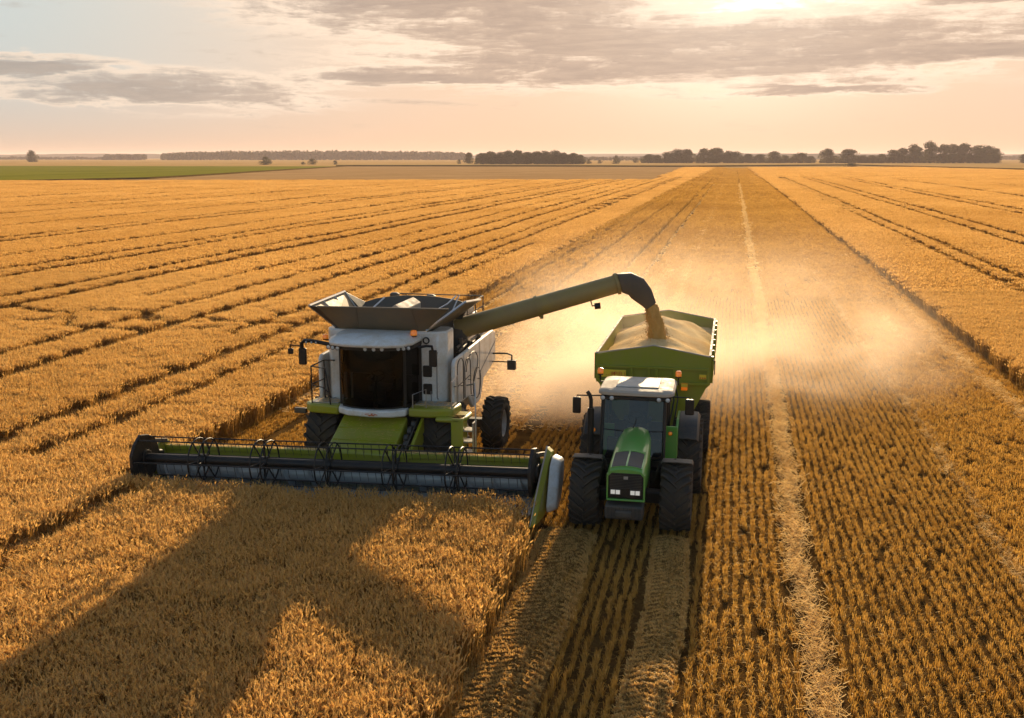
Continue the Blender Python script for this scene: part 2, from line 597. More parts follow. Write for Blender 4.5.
def strip_margin(name, pts, w, h, label, mat='margin_grass'):
    b = MB()
    rows = []
    for i, (x, y) in enumerate(pts):
        n = max(1, len(pts) - 1)
        a, c = Vector(pts[max(0, i - 1)]), Vector(pts[min(n, i + 1)])
        d = (c - a).normalized()
        s = Vector((-d.y, d.x))
        rows.append([(x - s.x * w, y - s.y * w, 0.0), (x - s.x * w * .6, y - s.y * w * .6, h), (x + s.x * w * .5, y + s.y * w * .5, h * 1.1), (x + s.x * w, y + s.y * w, 0.0)])
    b.sheet(rows)
    o = b.build(name, mat, recalc=False)
    tag(o, label, 'grass', kind='stuff')
    return o


def wavy(pts, n, amp):
    out = []
    for i in range(len(pts) - 1):
        for k in range(n):
            u = k / n
            out.append((pts[i][0] * (1 - u) + pts[i + 1][0] * u + rnd.uniform(-amp, amp), pts[i][1] * (1 - u) + pts[i + 1][1] * u + rnd.uniform(-amp, amp)))
    return out + [pts[-1]]


strip_margin('grass_margin', wavy([(-335, 872), (-186, 893), (-35, 880), (108, 1064)], 10, 2), 5.0, 1.1, 'dark grass margin along the far end of the fields')
strip_margin('grass_margin', wavy([(108, 1064), (153, 800), (172, 690), (182, 560)], 10, 2), 2.2, 1.0, 'dark grass margin slanting away beside the wheat under the high tree group')
strip_margin('grass_margin', wavy([(-700, 240), (-229, 298), (-211, 357), (-326, 868)], 12, 1), 1.6, 0.6, 'dark grass edge between the green and brown fields')

# hills on the skyline
b = MB()
for (x0, x1, y, h, sd) in ((-5200, -1700, 5200, 26, 3), (-2600, 4200, 6800, 34, 5), (900, 3600, 4600, 26, 8), (-700, 900, 3900, 20, 9)):
    R = random.Random(sd)
    n = 60
    rows = [[], [], []]
    for i in range(n + 1):
        u = i / n
        hh = h * (math.sin(math.pi * u) ** .5) * (0.85 + 0.12 * math.sin(u * 9 + sd) + 0.05 * R.uniform(-1, 1)) if 0 < i < n else 0.1
        x = x0 + (x1 - x0) * u
        rows[0].append((x, y - 260, -0.5))
        rows[1].append((x, y, hh))
        rows[2].append((x, y + 500, -0.5))
    b.sheet(rows)
o = b.build('hills', 'hill', smooth=True, recalc=False)
o['kind'] = 'structure'

# ------------------------------------------------------------------ wheat
GROOVES = [(-13.15, .22, -5, 21), (-16.9, .16, 22, 90), (-18.7, .3, -5, 400), (-20.6, .16, 40, 400), (-24.0, .34, -5, 400), (-26.9, .26, -5, 400), (-30.5, .2, 50, 400),
           (-35.5, .5, -5, 400), (-38.2, .34, -5, 400), (-44.3, .4, -5, 400), (-47.0, .36, -5, 400), (-53.5, .4, -5, 400), (-63.4, .5, -5, 400), (-66.2, .4, -5, 400), (-76.5, .5, -5, 400),
           (-86, .4, -5, 400), (-94.7, .6, -5, 400), (-104, .5, -5, 400), (-116, .6, -5, 400), (-130, .6, -5, 400), (-146, .7, -5, 400), (-164, .7, -5, 400), (-186, .8, -5, 400), (-210, .8, -5, 400), (-236, .9, -5, 400)]
GROOVES_R = [(15.9, .32, 20, 900), (17.7, .32, 20, 900), (24.5, .35, 30, 900), (27, .35, 30, 900), (37, .4, 30, 900), (40, .4, 30, 900), (54, .5, 30, 900), (72, .5, 30, 900), (92, .6, 30, 900), (115, .6, 30, 900), (140, .7, 30, 900)]
# lodged, trampled runs crossing the tramlines: centre lines with half width
LODGED = [([(-44, 46.5), (-36, 46), (-30.5, 44.0), (-28.5, 40.5), (-23.5, 40.0), (-21.8, 41.5)], .30), ([(-31, 45), (-27.5, 45.2), (-25.2, 42.3)], .35),
          ([(-23.6, 43.6), (-20.5, 43.0), (-18.2, 44.6), (-16.2, 44.0)], .36), ([(-21, 46.4), (-17.5, 48.5), (-15.2, 48.0)], .34), ([(-38, 42.5), (-32.5, 41.0), (-30.2, 42.4)], .3)]


def seg_dist(px, py, a, c):
    ax, ay, bx, by = a[0], a[1], c[0], c[1]
    dx, dy = bx - ax, by - ay
    t = np.clip(((px - ax) * dx + (py - ay) * dy) / (dx * dx + dy * dy), 0, 1)
    return np.hypot(px - ax - t * dx, py - ay - t * dy)


def wheat_mask(x, y, pad=0.0, wf=1.15):
    """1 where wheat stands full, 0 in grooves and lodged runs"""
    k = np.ones(len(x), bool)
    wob = 0.05 * np.sin(y * 0.31 + x) + 0.03 * np.sin(y * 0.83)
    for gx, hw, y0, y1 in GROOVES + GROOVES_R:
        k &= ~((np.abs(x + wob - gx) < hw * wf + pad * .85) & (y > y0) & (y < y1))
    for line, hw in LODGED:
        for i in range(len(line) - 1):
            k &= ~(seg_dist(x, y, line[i], line[i + 1]) < hw * min(1, wf) + pad * .6 + 0.12 * np.sin(x * 2.1 + y))
    return k


def far_left(x):
    return np.interp(x, [-330, -245, -26, 0], [280, 288, FAR_L + 34, FAR_L + 34])


def xs_edge(y):
    return np.interp(y, [4, 12, 19, 21], [-3.65, -3.76, -3.92, -4.18])


def wheat_region(x, y):
    left = (x < XL) & ((y < far_left(x)) | ((x > -26.5 - (y - 356) * .021) & (y < 780))) & (y > 4)
    front = (x >= XL) & (x < xs_edge(y)) & (y < YH) & (y > 4)
    mid = np.zeros(len(x), bool)
    lim = np.interp(x, [10, 40, 130, 180], [790, 780, 830, 560])
    right = (x > XR) & (y < lim) & (y > 16)
    return left | front | mid | right


def wheat_clump(n, half, seed, simple=False, ear_r=0.0112, ear_l=0.08, wide=0.0045):
    r = np.random.default_rng(seed)
    V, F, MI = [], [], []

    def addf(vs, fs, mi):
        b0 = len(V)
        V.extend(vs)
        F.extend([tuple(b0 + i for i in q) for q in fs])
        MI.extend([mi] * len(fs))
    for _ in range(n):
        x, y = r.uniform(-half, half, 2)
        h = r.normal(0.63, 0.035)
        a = r.uniform(0, 6.283)
        lean = abs(r.normal(0.0, 0.07)) + 0.02
        tx, ty = x + math.cos(a) * lean, y + math.sin(a) * lean
        top = np.array((tx, ty, h))
        w = r.uniform(0, 6.283)
        ux, uy = math.cos(w) * wide, math.sin(w) * wide
        z0 = 0.0 if not simple else 0.25
        addf([(x - ux, y - uy, z0), (x + ux, y + uy, z0), (tx + ux, ty + uy, h), (tx - ux, ty - uy, h)], [(0, 1, 2, 3)], 1)
        # ear, nodding
        nod = r.uniform(0.15, 1.0)
        d = np.array((math.cos(a) * math.sin(nod), math.sin(a) * math.sin(nod), math.cos(nod)))
        L = ear_l * r.uniform(0.8, 1.2)
        s = np.array((-math.sin(a), math.cos(a), 0.0))
        u = np.cross(s, d)
        R = ear_r * r.uniform(0.8, 1.25)
        tip = top + d * L
        m1 = top + d * L * 0.45
        for e in (s, u):                                           # two crossed blades of spikelets
            addf([tuple(top - d * L * .1), tuple(m1 + e * R - d * L * .2), tuple(m1 + e * R * .85 + d * L * .2), tuple(tip), tuple(m1 - e * R * .85 + d * L * .2), tuple(m1 - e * R - d * L * .2)], [(0, 1, 2, 3, 4, 5)], 0)
        if not simple:
            for q in range(3):                                     # awns
                e = tip + d * L * r.uniform(0.4, 0.8) + r.normal(0, 0.022, 3)
                b0 = top + d * L * r.uniform(0.3, 0.8)
                addf([tuple(b0 + s * 0.003), tuple(b0 - s * 0.003), tuple(e)], [(0, 1, 2)], 0)
            if r.random() < 0.4:                                   # a dry leaf
                zl = h * r.uniform(0.45, 0.8)
                p = np.array((x + (tx - x) * zl / h, y + (ty - y) * zl / h, zl))
                b = r.uniform(0, 6.283)
                o1 = np.array((math.cos(b) * 0.09, math.sin(b) * 0.09, 0.06))
                o2 = np.array((math.cos(b) * 0.19, math.sin(b) * 0.19, -0.03))
                sw = np.array((-math.sin(b), math.cos(b), 0)) * 0.006
                addf([tuple(p - sw), tuple(p + sw), tuple(p + o1 + sw), tuple(p + o1 - sw), tuple(p + o2)], [(0, 1, 2, 3), (3, 2, 4)], 1)
    return raw_mesh('wheat_clump', V, F, ['wheat_ear', 'wheat_stem'], MI)


near_c = proto_collection('wheat_near', [wheat_clump(100, 0.27, 100 + i) for i in range(8)])
mid_c = proto_collection('wheat_mid', [wheat_clump(85, 0.34, 200 + i, True, 0.022, 0.115, 0.009) for i in range(6)])
mid2_c = proto_collection('wheat_middle', [wheat_clump(110, 0.62, 250 + i, True, 0.038, 0.17, 0.018) for i in range(5)])
far_c = proto_collection('wheat_far', [wheat_clump(420, 2.6, 300 + i, True, 0.07, 0.28, 0.03) for i in range(5)])


def lattice(step, y0, y1, jit=0.5, margin=8.0):
    """jittered grid over the ground the camera (or one a few steps aside) can see"""
    ys = np.arange(y0, y1, step)
    P = []
    for yy in ys:
        xs = np.arange(-0.80 * yy - margin, 0.30 * yy + margin, step)
        P.append(np.stack([xs, np.full_like(xs, yy)], 1))
    P = np.concatenate(P)
    P += nrg.uniform(-jit, jit, P.shape) * step
    return P


# dark filler slab under the crop, with the shade between stems painted in
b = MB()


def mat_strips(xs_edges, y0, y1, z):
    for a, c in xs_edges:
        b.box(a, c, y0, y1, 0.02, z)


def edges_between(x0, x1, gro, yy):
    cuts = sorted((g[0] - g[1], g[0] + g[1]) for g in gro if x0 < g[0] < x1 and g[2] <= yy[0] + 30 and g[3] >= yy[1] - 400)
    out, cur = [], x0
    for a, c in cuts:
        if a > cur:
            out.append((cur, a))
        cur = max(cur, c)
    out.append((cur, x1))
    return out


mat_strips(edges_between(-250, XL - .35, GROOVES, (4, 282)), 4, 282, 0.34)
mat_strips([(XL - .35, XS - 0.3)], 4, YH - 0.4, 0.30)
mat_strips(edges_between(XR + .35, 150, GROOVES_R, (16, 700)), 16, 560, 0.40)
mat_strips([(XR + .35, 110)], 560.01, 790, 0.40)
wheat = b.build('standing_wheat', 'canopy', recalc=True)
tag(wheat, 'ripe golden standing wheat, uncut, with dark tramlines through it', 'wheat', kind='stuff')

for nm, coll, npro, step, y0, y1, pad, sj in (('wheat_plant', near_c, 8, 0.34, 7, 62, 0.24, 0.06), ('wheat_plant', mid_c, 6, 0.46, 61, 150, 0.40, 0.05), ('wheat_plant', mid2_c, 5, 0.85, 149, 400, 0.72, 0.06), ('wheat_plant', far_c, 5, 3.4, 398, 835, 0.3, 0.08)):
    P = lattice(step, y0, y1)
    full = wheat_mask(P[:, 0], P[:, 1], pad if step < 2 else 0.0)
    thin = ~full & wheat_mask(P[:, 0], P[:, 1], pad * .30 if step < 2 else 0.0, .3)   # shorter, bent plants at the sides of the lines
    k = wheat_region(P[:, 0], P[:, 1]) & (full | thin)
    if step > .5:
        hw = step * 0.55                       # big clumps keep clear of the cut edges
        for dx in (-hw, hw):
            k &= wheat_region(P[:, 0] + dx * 0.8, P[:, 1])
    P, thin = P[k], thin[k]
    n = len(P)
    swell = 1 + 0.04 * np.sin(P[:, 0] * 0.22 + 1.3 * np.sin(P[:, 1] * 0.05)) + 0.05 * np.sin(P[:, 1] * 0.13 + P[:, 0] * 0.4)
    s = nrg.uniform(1 - sj, 1 + sj, n) * swell * np.where(thin, nrg.uniform(.5, .66, n), 1.0)
    rot = np.zeros((n, 3))
    rot[:, 2] = nrg.uniform(0, 6.283, n)
    scatter(nm, np.c_[P, np.zeros(n)], rot, np.c_[np.ones(n), np.ones(n), s], nrg.integers(0, npro, n), coll, wheat)
    print('wheat', nm, step, n)


# ------------------------------------------------------------------ stubble in drilled rows
def straw_bits(n, lx, ly, seed, hmin, hmax, wide, lean=0.3, mat='stubble_straw', flatten=False, chevron=0.0):
    r = np.random.default_rng(seed)
    V, F = [], []
    for _ in range(n):
        x, y = r.normal(0, lx * 0.5), r.uniform(-ly, ly)
        a = r.uniform(0, 6.283)
        h = r.uniform(hmin, hmax)
        if flatten:
            L = r.uniform(0.07, 0.2) * (1 if wide < .02 else 1.6)
            if chevron:
                a = math.copysign(1, x) * 0.55 + r.normal(0, 0.5) + (math.pi if r.random() < .5 else 0)
            z = r.uniform(hmin, hmax)
            dz = r.normal(0, 0.05)
            ex, ey = math.cos(a) * L, math.sin(a) * L
            V0 = [(x - ex / 2, y - ey / 2, z - dz), (x + ex / 2, y + ey / 2, z + dz)]
            up = np.array((-math.sin(a) * .5, math.cos(a) * .5, .8)) * wide
            b0 = len(V)
            V += [tuple(np.array(V0[0]) - up), tuple(np.array(V0[1]) - up), tuple(np.array(V0[1]) + up), tuple(np.array(V0[0]) + up)]
            F.append((b0, b0 + 1, b0 + 2, b0 + 3))
            continue
        q = abs(r.normal(0, lean)) * h
        b2 = r.uniform(0, 6.283)
        ux, uy = math.cos(a) * wide, math.sin(a) * wide
        tx, ty = x + math.cos(b2) * q, y + math.sin(b2) * q
        b0 = len(V)
        V += [(x - ux, y - uy, 0), (x + ux, y + uy, 0), (tx + ux * .8, ty + uy * .8, h), (tx - ux * .8, ty - uy * .8, h)]
        F.append((b0, b0 + 1, b0 + 2, b0 + 3))
        if r.random() < 0.25:                                      # broken, bent-over top
            e = (tx + math.cos(b2) * .09, ty + math.sin(b2) * .09, h * r.uniform(.5, 1.05))
            V += [e]
            F.append((b0 + 3, b0 + 2, len(V) - 1))
    return raw_mesh('straw_clump', V, F, [mat])


ROW = 0.185
stub_near = proto_collection('stubble_near', [straw_bits(120, 0.042, 0.3, 400 + i, 0.06, 0.15, 0.0046, 0.28) for i in range(8)])
stub_mid = proto_collection('stubble_mid', [straw_bits(240, 0.055, 0.9, 430 + i, 0.09, 0.2, 0.011, 0.25) for i in range(6)])
stub_far = proto_collection('stubble_far', [straw_bits(330, 0.17, 3.2, 460 + i, 0.1, 0.22, 0.03, 0.3) for i in range(4)])
rows_x = np.arange(XL + 0.1, XR - 0.02, ROW)
# wheel tracks: strips where the stubble is pressed flat
TRACKS = [(-3.78, -2.5, 4, 21.4), (-1.36, -0.56, 4, 21.4)]
soil = bpy.data.objects['stubble_soil']
stub = None
for coll, npro, step, y0, y1, keep in ((stub_near, 8, 0.5, 8, 62, 1), (stub_mid, 6, 1.6, 61, 190, 1), (stub_far, 4, 6.0, 188, 790, 2)):
    xs = rows_x[::keep]
    ys = np.arange(y0, y1, step)
    X, Y = np.meshgrid(xs, ys)
    X, Y = X.ravel(), Y.ravel()
    Y = Y + nrg.uniform(-.5, .5, len(Y)) * step * 0.25 + np.mod(X * 7.31, 1) * step
    X = X + nrg.normal(0, 0.014, len(X)) + 0.02 * np.sin(Y * 0.2)
    lim = XL
    k = (X > -0.80 * Y - 8) & (X < 0.30 * Y + 8) & (X > XL)
    k &= ~((X < xs_edge(Y) + 0.05) & (Y < YH + 0.3))
    for a, c, ya, yb in TRACKS:
        k &= ~((X > a) & (X < c) & (Y > ya) & (Y < yb) & (nrg.random(len(X)) > 0.12))
    k &= ~(np.abs(X - 1.62 - 0.07 * np.sin(Y * 0.23)) < 0.30)
    k &= nrg.random(len(X)) > np.where(X > 5.75, 0.10, 0.015)
    for gx in (-12.7, -10.1, -7.1, -5.6):
        k &= ~((np.abs(X - gx) < 0.2) & (Y > 26))
    X, Y = X[k], Y[k]
    n = len(X)
    # right of the old wheel line the stubble is longer and rougher
    rough = X > 5.75
    tall = np.clip((Y - 38) / 25, 0, 1) * np.clip((-4.5 - X) / 3, 0, 1)
    s = nrg.uniform(0.8, 1.2, n) * np.where(rough, 1.3, 1.0) * (1 + 1.6 * tall) * (1 + .35 * np.clip((Y - 60) / 60, 0, 1))
    sx = np.where(rough, 1.45, 1.0) * nrg.uniform(0.85, 1.2, n)
    rot = np.zeros((n, 3))
    rot[:, 2] = np.where(nrg.random(n) > .5, math.pi, 0) + nrg.normal(0, 0.04, n)
    o = scatter('stubble', np.c_[X, Y, np.zeros(n)], rot, np.c_[sx, np.ones(n), s], nrg.integers(0, npro, n), coll, stub)
    if stub is None:
        stub = o
        ORG[o.name] = Vector((0, 0, 0))
        tag(o, 'short golden stubble standing in drilled rows on dark soil', 'stubble', kind='stuff')
    print('stubble', step, n)

# straw windrows left lying on the stubble
wr_c = proto_collection('windrow', [straw_bits(150, 0.32, 0.45, 500 + i, 0.02, 0.17, 0.0055, mat='pale_straw', flatten=True, chevron=1) for i in range(6)])
wr_far = proto_collection('windrow_far', [straw_bits(70, 0.4, 1.6, 520 + i, 0.03, 0.18, 0.03, mat='pale_straw', flatten=True) for i in range(4)])
for (xw, wd, y0, y1, dens, lab) in ((1.62, 0.78, 7, 330, 1.0, 'pale straw windrow lying straight between the stubble rows'), (9.1, 0.95, 14, 300, 0.8, 'pale straw line beside the edge of uncut wheat'),
                             (-2.95, 0.8, 40, 330, 0.7, 'pale straw line far behind the grain trailer'), (5.75, 0.5, 8, 260, 0.35, 'thin straw line where neat stubble meets rougher stubble'),
                             (7.6, 0.6, 40, 200, 0.35, 'faint scattered straw line between windrow and uncut wheat')):
    par = None
    for coll, npro, st, ya, yb in ((wr_c, 6, 0.34, y0, min(y1, 75)), (wr_far, 4, 1.6, 75, y1)):
        if yb <= ya:
            continue
        Y = np.arange(ya, yb, st / max(dens, .5))
        n = len(Y)
        X = xw + nrg.normal(0, 0.06, n) + 0.07 * np.sin(Y * 0.23)
        rot = np.zeros((n, 3))
        rot[:, 2] = nrg.normal(0, 0.2, n)
        sc = nrg.uniform(0.8, 1.2, n)
        o = scatter('straw_windrow', np.c_[X, Y, np.full(n, 0.03)], rot, np.c_[sc * wd, np.ones(n), sc * (0.6 + 0.4 * dens)], nrg.integers(0, npro, n), coll, par)
        if par is None:
            par = o
            ORG[o.name] = Vector((0, 0, 0))
            tag(o, lab, 'straw', kind='stuff')

# wheel tracks with tread prints ahead of the tractor
ridge_c = proto_collection('ridge', [straw_bits(30, 0.045, 0.02, 560 + i, 0.03, 0.085, 0.007, 0.5, mat='track_chaff') for i in range(6)])
for (a, c, ya, yb), lab in zip(TRACKS, ('pressed straw wheel track between uncut wheat and tractor', 'pressed straw wheel track under the tractor nearest the windrow')):
    bb = MB()
    nx, ny = 30, int((yb - 7.5) / 0.035)
    cxm = (a + c) / 2
    rows = []
    for j in range(ny):
        yy = 7.5 + j * 0.035
        r = []
        for i in range(nx + 1):
            u = i / nx
            xx = a + (c - a) * u
            e = min(u, 1 - u) * 6
            ph = (yy + 0.5 * abs(xx - cxm) + 0.04 * math.sin(xx * 9)) / 0.17 * 2 * math.pi
            tread = max(0, math.sin(ph)) ** 0.7
            z = 0.02 + min(1, e) * (0.015 + 0.10 * tread) + rnd.uniform(-.012, .012)
            r.append((xx + 0.05 * math.sin(yy * .8), yy, z))
        rows.append(r)
    bb.sheet(rows)
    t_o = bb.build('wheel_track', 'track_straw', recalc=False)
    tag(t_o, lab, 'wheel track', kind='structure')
    K = np.arange(7.5, yb, 0.17)
    u = np.linspace(a + .05, c - .05, 24)
    X, Y = np.meshgrid(u, K)
    X, Y = X.ravel(), Y.ravel()
    Y = Y + 0.0425 - 0.5 * np.abs(X - cxm) + nrg.normal(0, .010, len(Y))
    X = X + nrg.normal(0, .02, len(X)) + 0.05 * np.sin(Y * .8)
    k = nrg.random(len(X)) > 0.06
    X, Y = X[k], Y[k]
    n = len(X)
    rot = np.zeros((n, 3))
    rot[:, 2] = nrg.normal(0, .18, n) - np.sign(X - cxm) * .46
    sc = nrg.uniform(0.75, 1.2, n)
    scatter('loose_straw', np.c_[X, Y, np.full(n, 0.06)], rot, np.c_[sc, sc, sc], nrg.integers(0, 6, n), ridge_c, t_o)

Y = np.exp(nrg.uniform(math.log(31), math.log(330), 5200))
X = nrg.uniform(XL + .6, -4.4, len(Y))
k = np.ones(len(Y), bool)
for gx in (-12.7, -10.1, -7.1, -5.6):
    k &= np.abs(X - gx) > .45
X, Y = X[k], Y[k]
n = len(X)
rot = np.zeros((n, 3))
rot[:, 2] = nrg.uniform(-.4, .4, n)
sc = nrg.uniform(0.6, 1.2, n)
o = scatter('chaff', np.c_[X, Y, np.full(n, 0.03)], rot, np.c_[sc, np.ones(n), sc * .7], nrg.integers(0, 4, n), wr_far)
tag(o, 'pale chaff and straw spread over the stubble behind the combine', 'chaff', kind='stuff')
# ------------------------------------------------------------------ machine helpers
def wheel(parent, cx, cy, R, W, rim_r, side, nl=20, rim_mat='rim_grey', lug=0.062, inner=False):
    """farm wheel on an x axis; side = +1 when the outer face looks to +x. Lugs point down at the front."""
    w = empty('wheel', (cx, cy, R), parent)
    c = (cx, cy, R)
    b = MB()
    h = W / 2
    Rc = R - lug
    prof = [(-h * .72, rim_r), (-h * .86, rim_r + .04), (-h * .99, rim_r + (Rc - rim_r) * .45), (-h * .97, Rc - .10), (-h * .86, Rc - .03), (-h * .45, Rc - .004), (0, Rc), (h * .45, Rc - .004),
            (h * .86, Rc - .03), (h * .97, Rc - .10), (h * .99, rim_r + (Rc - rim_r) * .45), (h * .86, rim_r + .04), (h * .72, rim_r)]
    b.lathe(prof, c, 'x', 44, closed=True)
    # tread lugs
    def pt(x, r, a):
        return (c[0] + x, c[1] - r * math.cos(a), c[2] + r * math.sin(a))
    aw = 0.030 / R * 0.95
    for sgn in (-1, 1):
        for k in range(nl):
            a0 = 2 * math.pi * (k + (0.5 if sgn > 0 else 0)) / nl
            vs = []
            for u in (-0.06, 0.35, 0.72, 1.0):
                x = sgn * h * u * 0.99
                a = a0 + (0.26 / R) * abs(u) ** 0.9 * (1 if u > 0 else -1) * (W / .6)
                drop = 0.0 if u < .8 else .022
                top = R - drop
                lo = Rc - .04 - (0.05 if u >= 1 else 0)
                wd = aw * (1.15 if u > .8 else 1.0)
                vs += [pt(x, lo, a - wd * 1.5), pt(x, top, a - wd), pt(x, top, a + wd), pt(x, lo, a + wd * 1.5)]
            fs = []
            for i in range(3):
                for q in range(3):
                    fs.append((i * 4 + q, i * 4 + q + 1, i * 4 + 4 + q + 1, i * 4 + 4 + q))
            fs += [(0, 1, 2, 3), (15, 14, 13, 12)]
            b.add(vs, fs)
    b.build('tyre', 'rubber', w, smooth=True)
    b = MB()
    s = side
    b.lathe([(-h * .72 * s, rim_r + .012), (h * .72 * s, rim_r + .012), (h * .76 * s, rim_r + .03), (h * .80 * s, rim_r - .0), (h * .62 * s, rim_r - .035), (h * .30 * s, rim_r * .84), (h * .22 * s, rim_r * .5), (h * .34 * s, rim_r * .42),
             (h * .36 * s, rim_r * .2), (h * .6 * s, rim_r * .16), (h * .6 * s, 0.001)], c, 'x', 32)
    for k in range(8):
        a = math.pi * k / 4
        y, z = c[1] + math.cos(a) * rim_r * .34, c[2] + math.sin(a) * rim_r * .34
        b.tube([(c[0] + h * .3 * s, y, z), (c[0] + h * .42 * s, y, z)], rim_r * .035, 6)
    b.build('rim', rim_mat, w, smooth=True)
    return w


def lamp(parent, x, y, z, r=0.05, name='work_lamp', mat='lamp_glass', depth=.07):
    b = MB()
    b.lathe([(depth, r * .6), (0.02, r * 1.08), (-.012, r * 1.08), (-.012, r * .92), (0.0, r * .92)], (x, y, z), 'y', 14)
    o = b.build(name, 'black_paint', parent, smooth=True)
    b = MB()
    b.lathe([(-.004, r * .92), (-.016, r * .6), (-.020, 0.001)], (x, y, z), 'y', 14)
    b.build('lens', mat, o, smooth=True)
    return o


def beacon(parent, x, y, z, h=.16, r=.07):
    b = MB()
    b.lathe([(0, r * .9), (.03, r * .9), (.03, r * .6)], (x, y, z), 'z', 14)
    o = b.build('beacon', 'black_paint', parent, smooth=True)
    b = MB()
    b.lathe([(.03, r), (h * .75, r * .96), (h * .93, r * .7), (h, 0.001)], (x, y, z), 'z', 16)
    b.build('lens', 'amber_lens', o, smooth=True)
    return o


def mirror(parent, x, y, z0, z1, w=.2, t=.09, arm=None, r=.018, name='mirror'):
    b = MB()
    b.box(x - w / 2, x + w / 2, y, y + t, z0, z1)
    o = b.build(name, 'black_paint', parent, bevel=.03, smooth=True)
    b = MB()
    b.box(x - w * .42, x + w * .42, y + t + .002, y + t + .006, z0 + .02, z1 - .02)
    b.build('mirror_glass', 'mirror_glass', o)
    if arm:
        b = MB()
        b.tube(arm, r, 8)
        b.build('arm', 'black_paint', o, smooth=True)
    return o


def seat(parent, x, y, z, w=.5):
    b = MB()
    b.box(x - w / 2, x + w / 2, y - .25, y + .22, z, z + .14)
    b.box(x - w / 2 + .02, x + w / 2 - .02, y + .2, y + .34, z + .1, z + .72, Matrix.Rotation(math.radians(-8), 3, 'X'))
    b.box(x - .13, x + .13, y + .27, y + .37, z + .74, z + .95)
    b.box(x - .1, x + .1, y - .15, y + .12, z - .35, z)
    for s in (-1, 1):
        b.box(x + s * (w / 2 + .04) - .04, x + s * (w / 2 + .04) + .04, y - .15, y + .2, z + .26, z + .33)
    return b.build('seat', 'seat_cloth', parent, bevel=.03, smooth=True)


def steering(parent, x, y, z, r=.19):
    b = MB()
    tilt = Matrix.Rotation(math.radians(35), 3, 'X')
    ring = [Vector((x, y, z)) + tilt @ Vector((math.cos(a) * r, math.sin(a) * r, 0)) for a in [2 * math.pi * i / 18 for i in range(19)]]
    b.tube(ring, .017, 6)
    for a in (0.5, 2.6, 4.7):
        b.tube([(x, y, z), Vector((x, y, z)) + tilt @ Vector((math.cos(a) * r, math.sin(a) * r, 0))], .012, 5)
    b.tube([(x, y, z), (x, y - .18, z - .35), (x, y - .2, z - .8)], [.03, .05, .08], 8)
    return b.build('steering_wheel', 'black_paint', parent, smooth=True)


# ------------------------------------------------------------------ combine harvester
CB = empty('combine_harvester', (-8.5, 25.2, 0))
tag(CB, 'white and lime green combine harvester with wide header cutting the standing wheat', 'combine harvester')

for cx, s in ((-7.0, 1), (-10.05, -1)):
    wheel(CB, cx, 25.15, 0.93, 0.86, 0.46, s, 22)
for cx, s in ((-6.2, 1), (-10.9, -1)):
    wheel(CB, cx, 27.55, 0.74, 0.56, 0.36, s, 20)

b = MB()
b.box(-9.75, -7.35, 24.95, 29.4, 0.85, 1.75)
b.box(-9.9, -7.15, 24.7, 25.6, 0.78, 1.1)
b.box(-10.7, -6.4, 27.4, 27.7, 0.62, 0.85)
b.box(-9.4, -7.6, 29.2, 30.6, 0.75, 1.6)
b.build('chassis', 'dark_grey', CB, bevel=.03)

# white tank housing, right-hand corner chamfered, then the narrow core behind it
b = MB()
b.prism([(-10.13, 25.3), (-9.98, 25.03), (-7.12, 25.03), (-6.93, 25.25), (-6.93, 25.85), (-7.1, 26.0), (-7.55, 26.05), (-7.55, 28.0), (-10.0, 28.0), (-10.13, 26.2)], 'z', 1.78, 3.66)
b.build('tank_housing', 'white_paint', CB, bevel=.04, smooth=True)
b = MB()
b.box(-9.9, -7.3, 28.0, 30.2, 1.7, 3.3)
b.prism([(30.2, 1.7), (30.75, 1.5), (30.75, 2.7), (30.2, 3.25)], 'x', -9.8, -7.2)
b.build('rear_hood', 'white_paint', CB, bevel=.06, smooth=True)
# dark openings in the white front panel
for z0, z1 in ((2.50, 2.80), (2.05, 2.33)):
    b = MB()
    b.box(-7.52, -7.28, 24.99, 25.06, z0, z1)
    b.build('vent_opening', 'black_paint', CB, bevel=.05, seg=3)
b = MB()
b.lathe([(0, .09), (-.03, .09), (-.03, .06), (0.0, .06)], (-7.42, 25.02, 3.44), 'y', 16)
b.build('intake', 'black_paint', CB, smooth=True)
b = MB()
for x in (-7.68, -7.3):
    b.tube([(x, 25.0, 1.85), (x, 24.97, 2.1), (x, 24.97, 2.15)], .012, 6)
b.tube([(-7.12, 24.98, 1.95), (-7.12, 24.9, 2.0), (-7.12, 24.9, 3.1), (-7.12, 24.98, 3.15)], .016, 6)
b.build('grab_rail', 'mid_grey', CB, smooth=True)

# side panels
panel = [(24.98, 2.12), (24.98, 2.86), (25.1, 2.97), (29.35, 3.05), (29.65, 2.95), (29.65, 2.1), (28.15, 1.86), (27.75, 1.34), (26.9, 1.3), (26.4, 1.72), (25.0, 1.75)]
for x0, x1 in ((-6.78, -6.68), (-10.32, -10.22)):
    b = MB()
    b.prism(panel, 'x', x0, x1)
    sp = b.build('side_panel', 'white_paint', CB, bevel=.035, smooth=True)
    b = MB()
    xo = x1 + .003 if x0 > -8 else x0 - .003
    for ya, yb, za, zb in ((27.62, 27.64, 1.5, 3.03), (25.9, 25.915, 1.8, 2.98)):
        b.box(xo - .004, xo + .004, ya, yb, za, zb)
    b.prism([(27.65, 2.1), (29.62, 2.66), (29.62, 2.70), (27.65, 2.14)], 'x', xo - .004, xo + .004)
    b.build('panel_seam', 'mid_grey', sp)
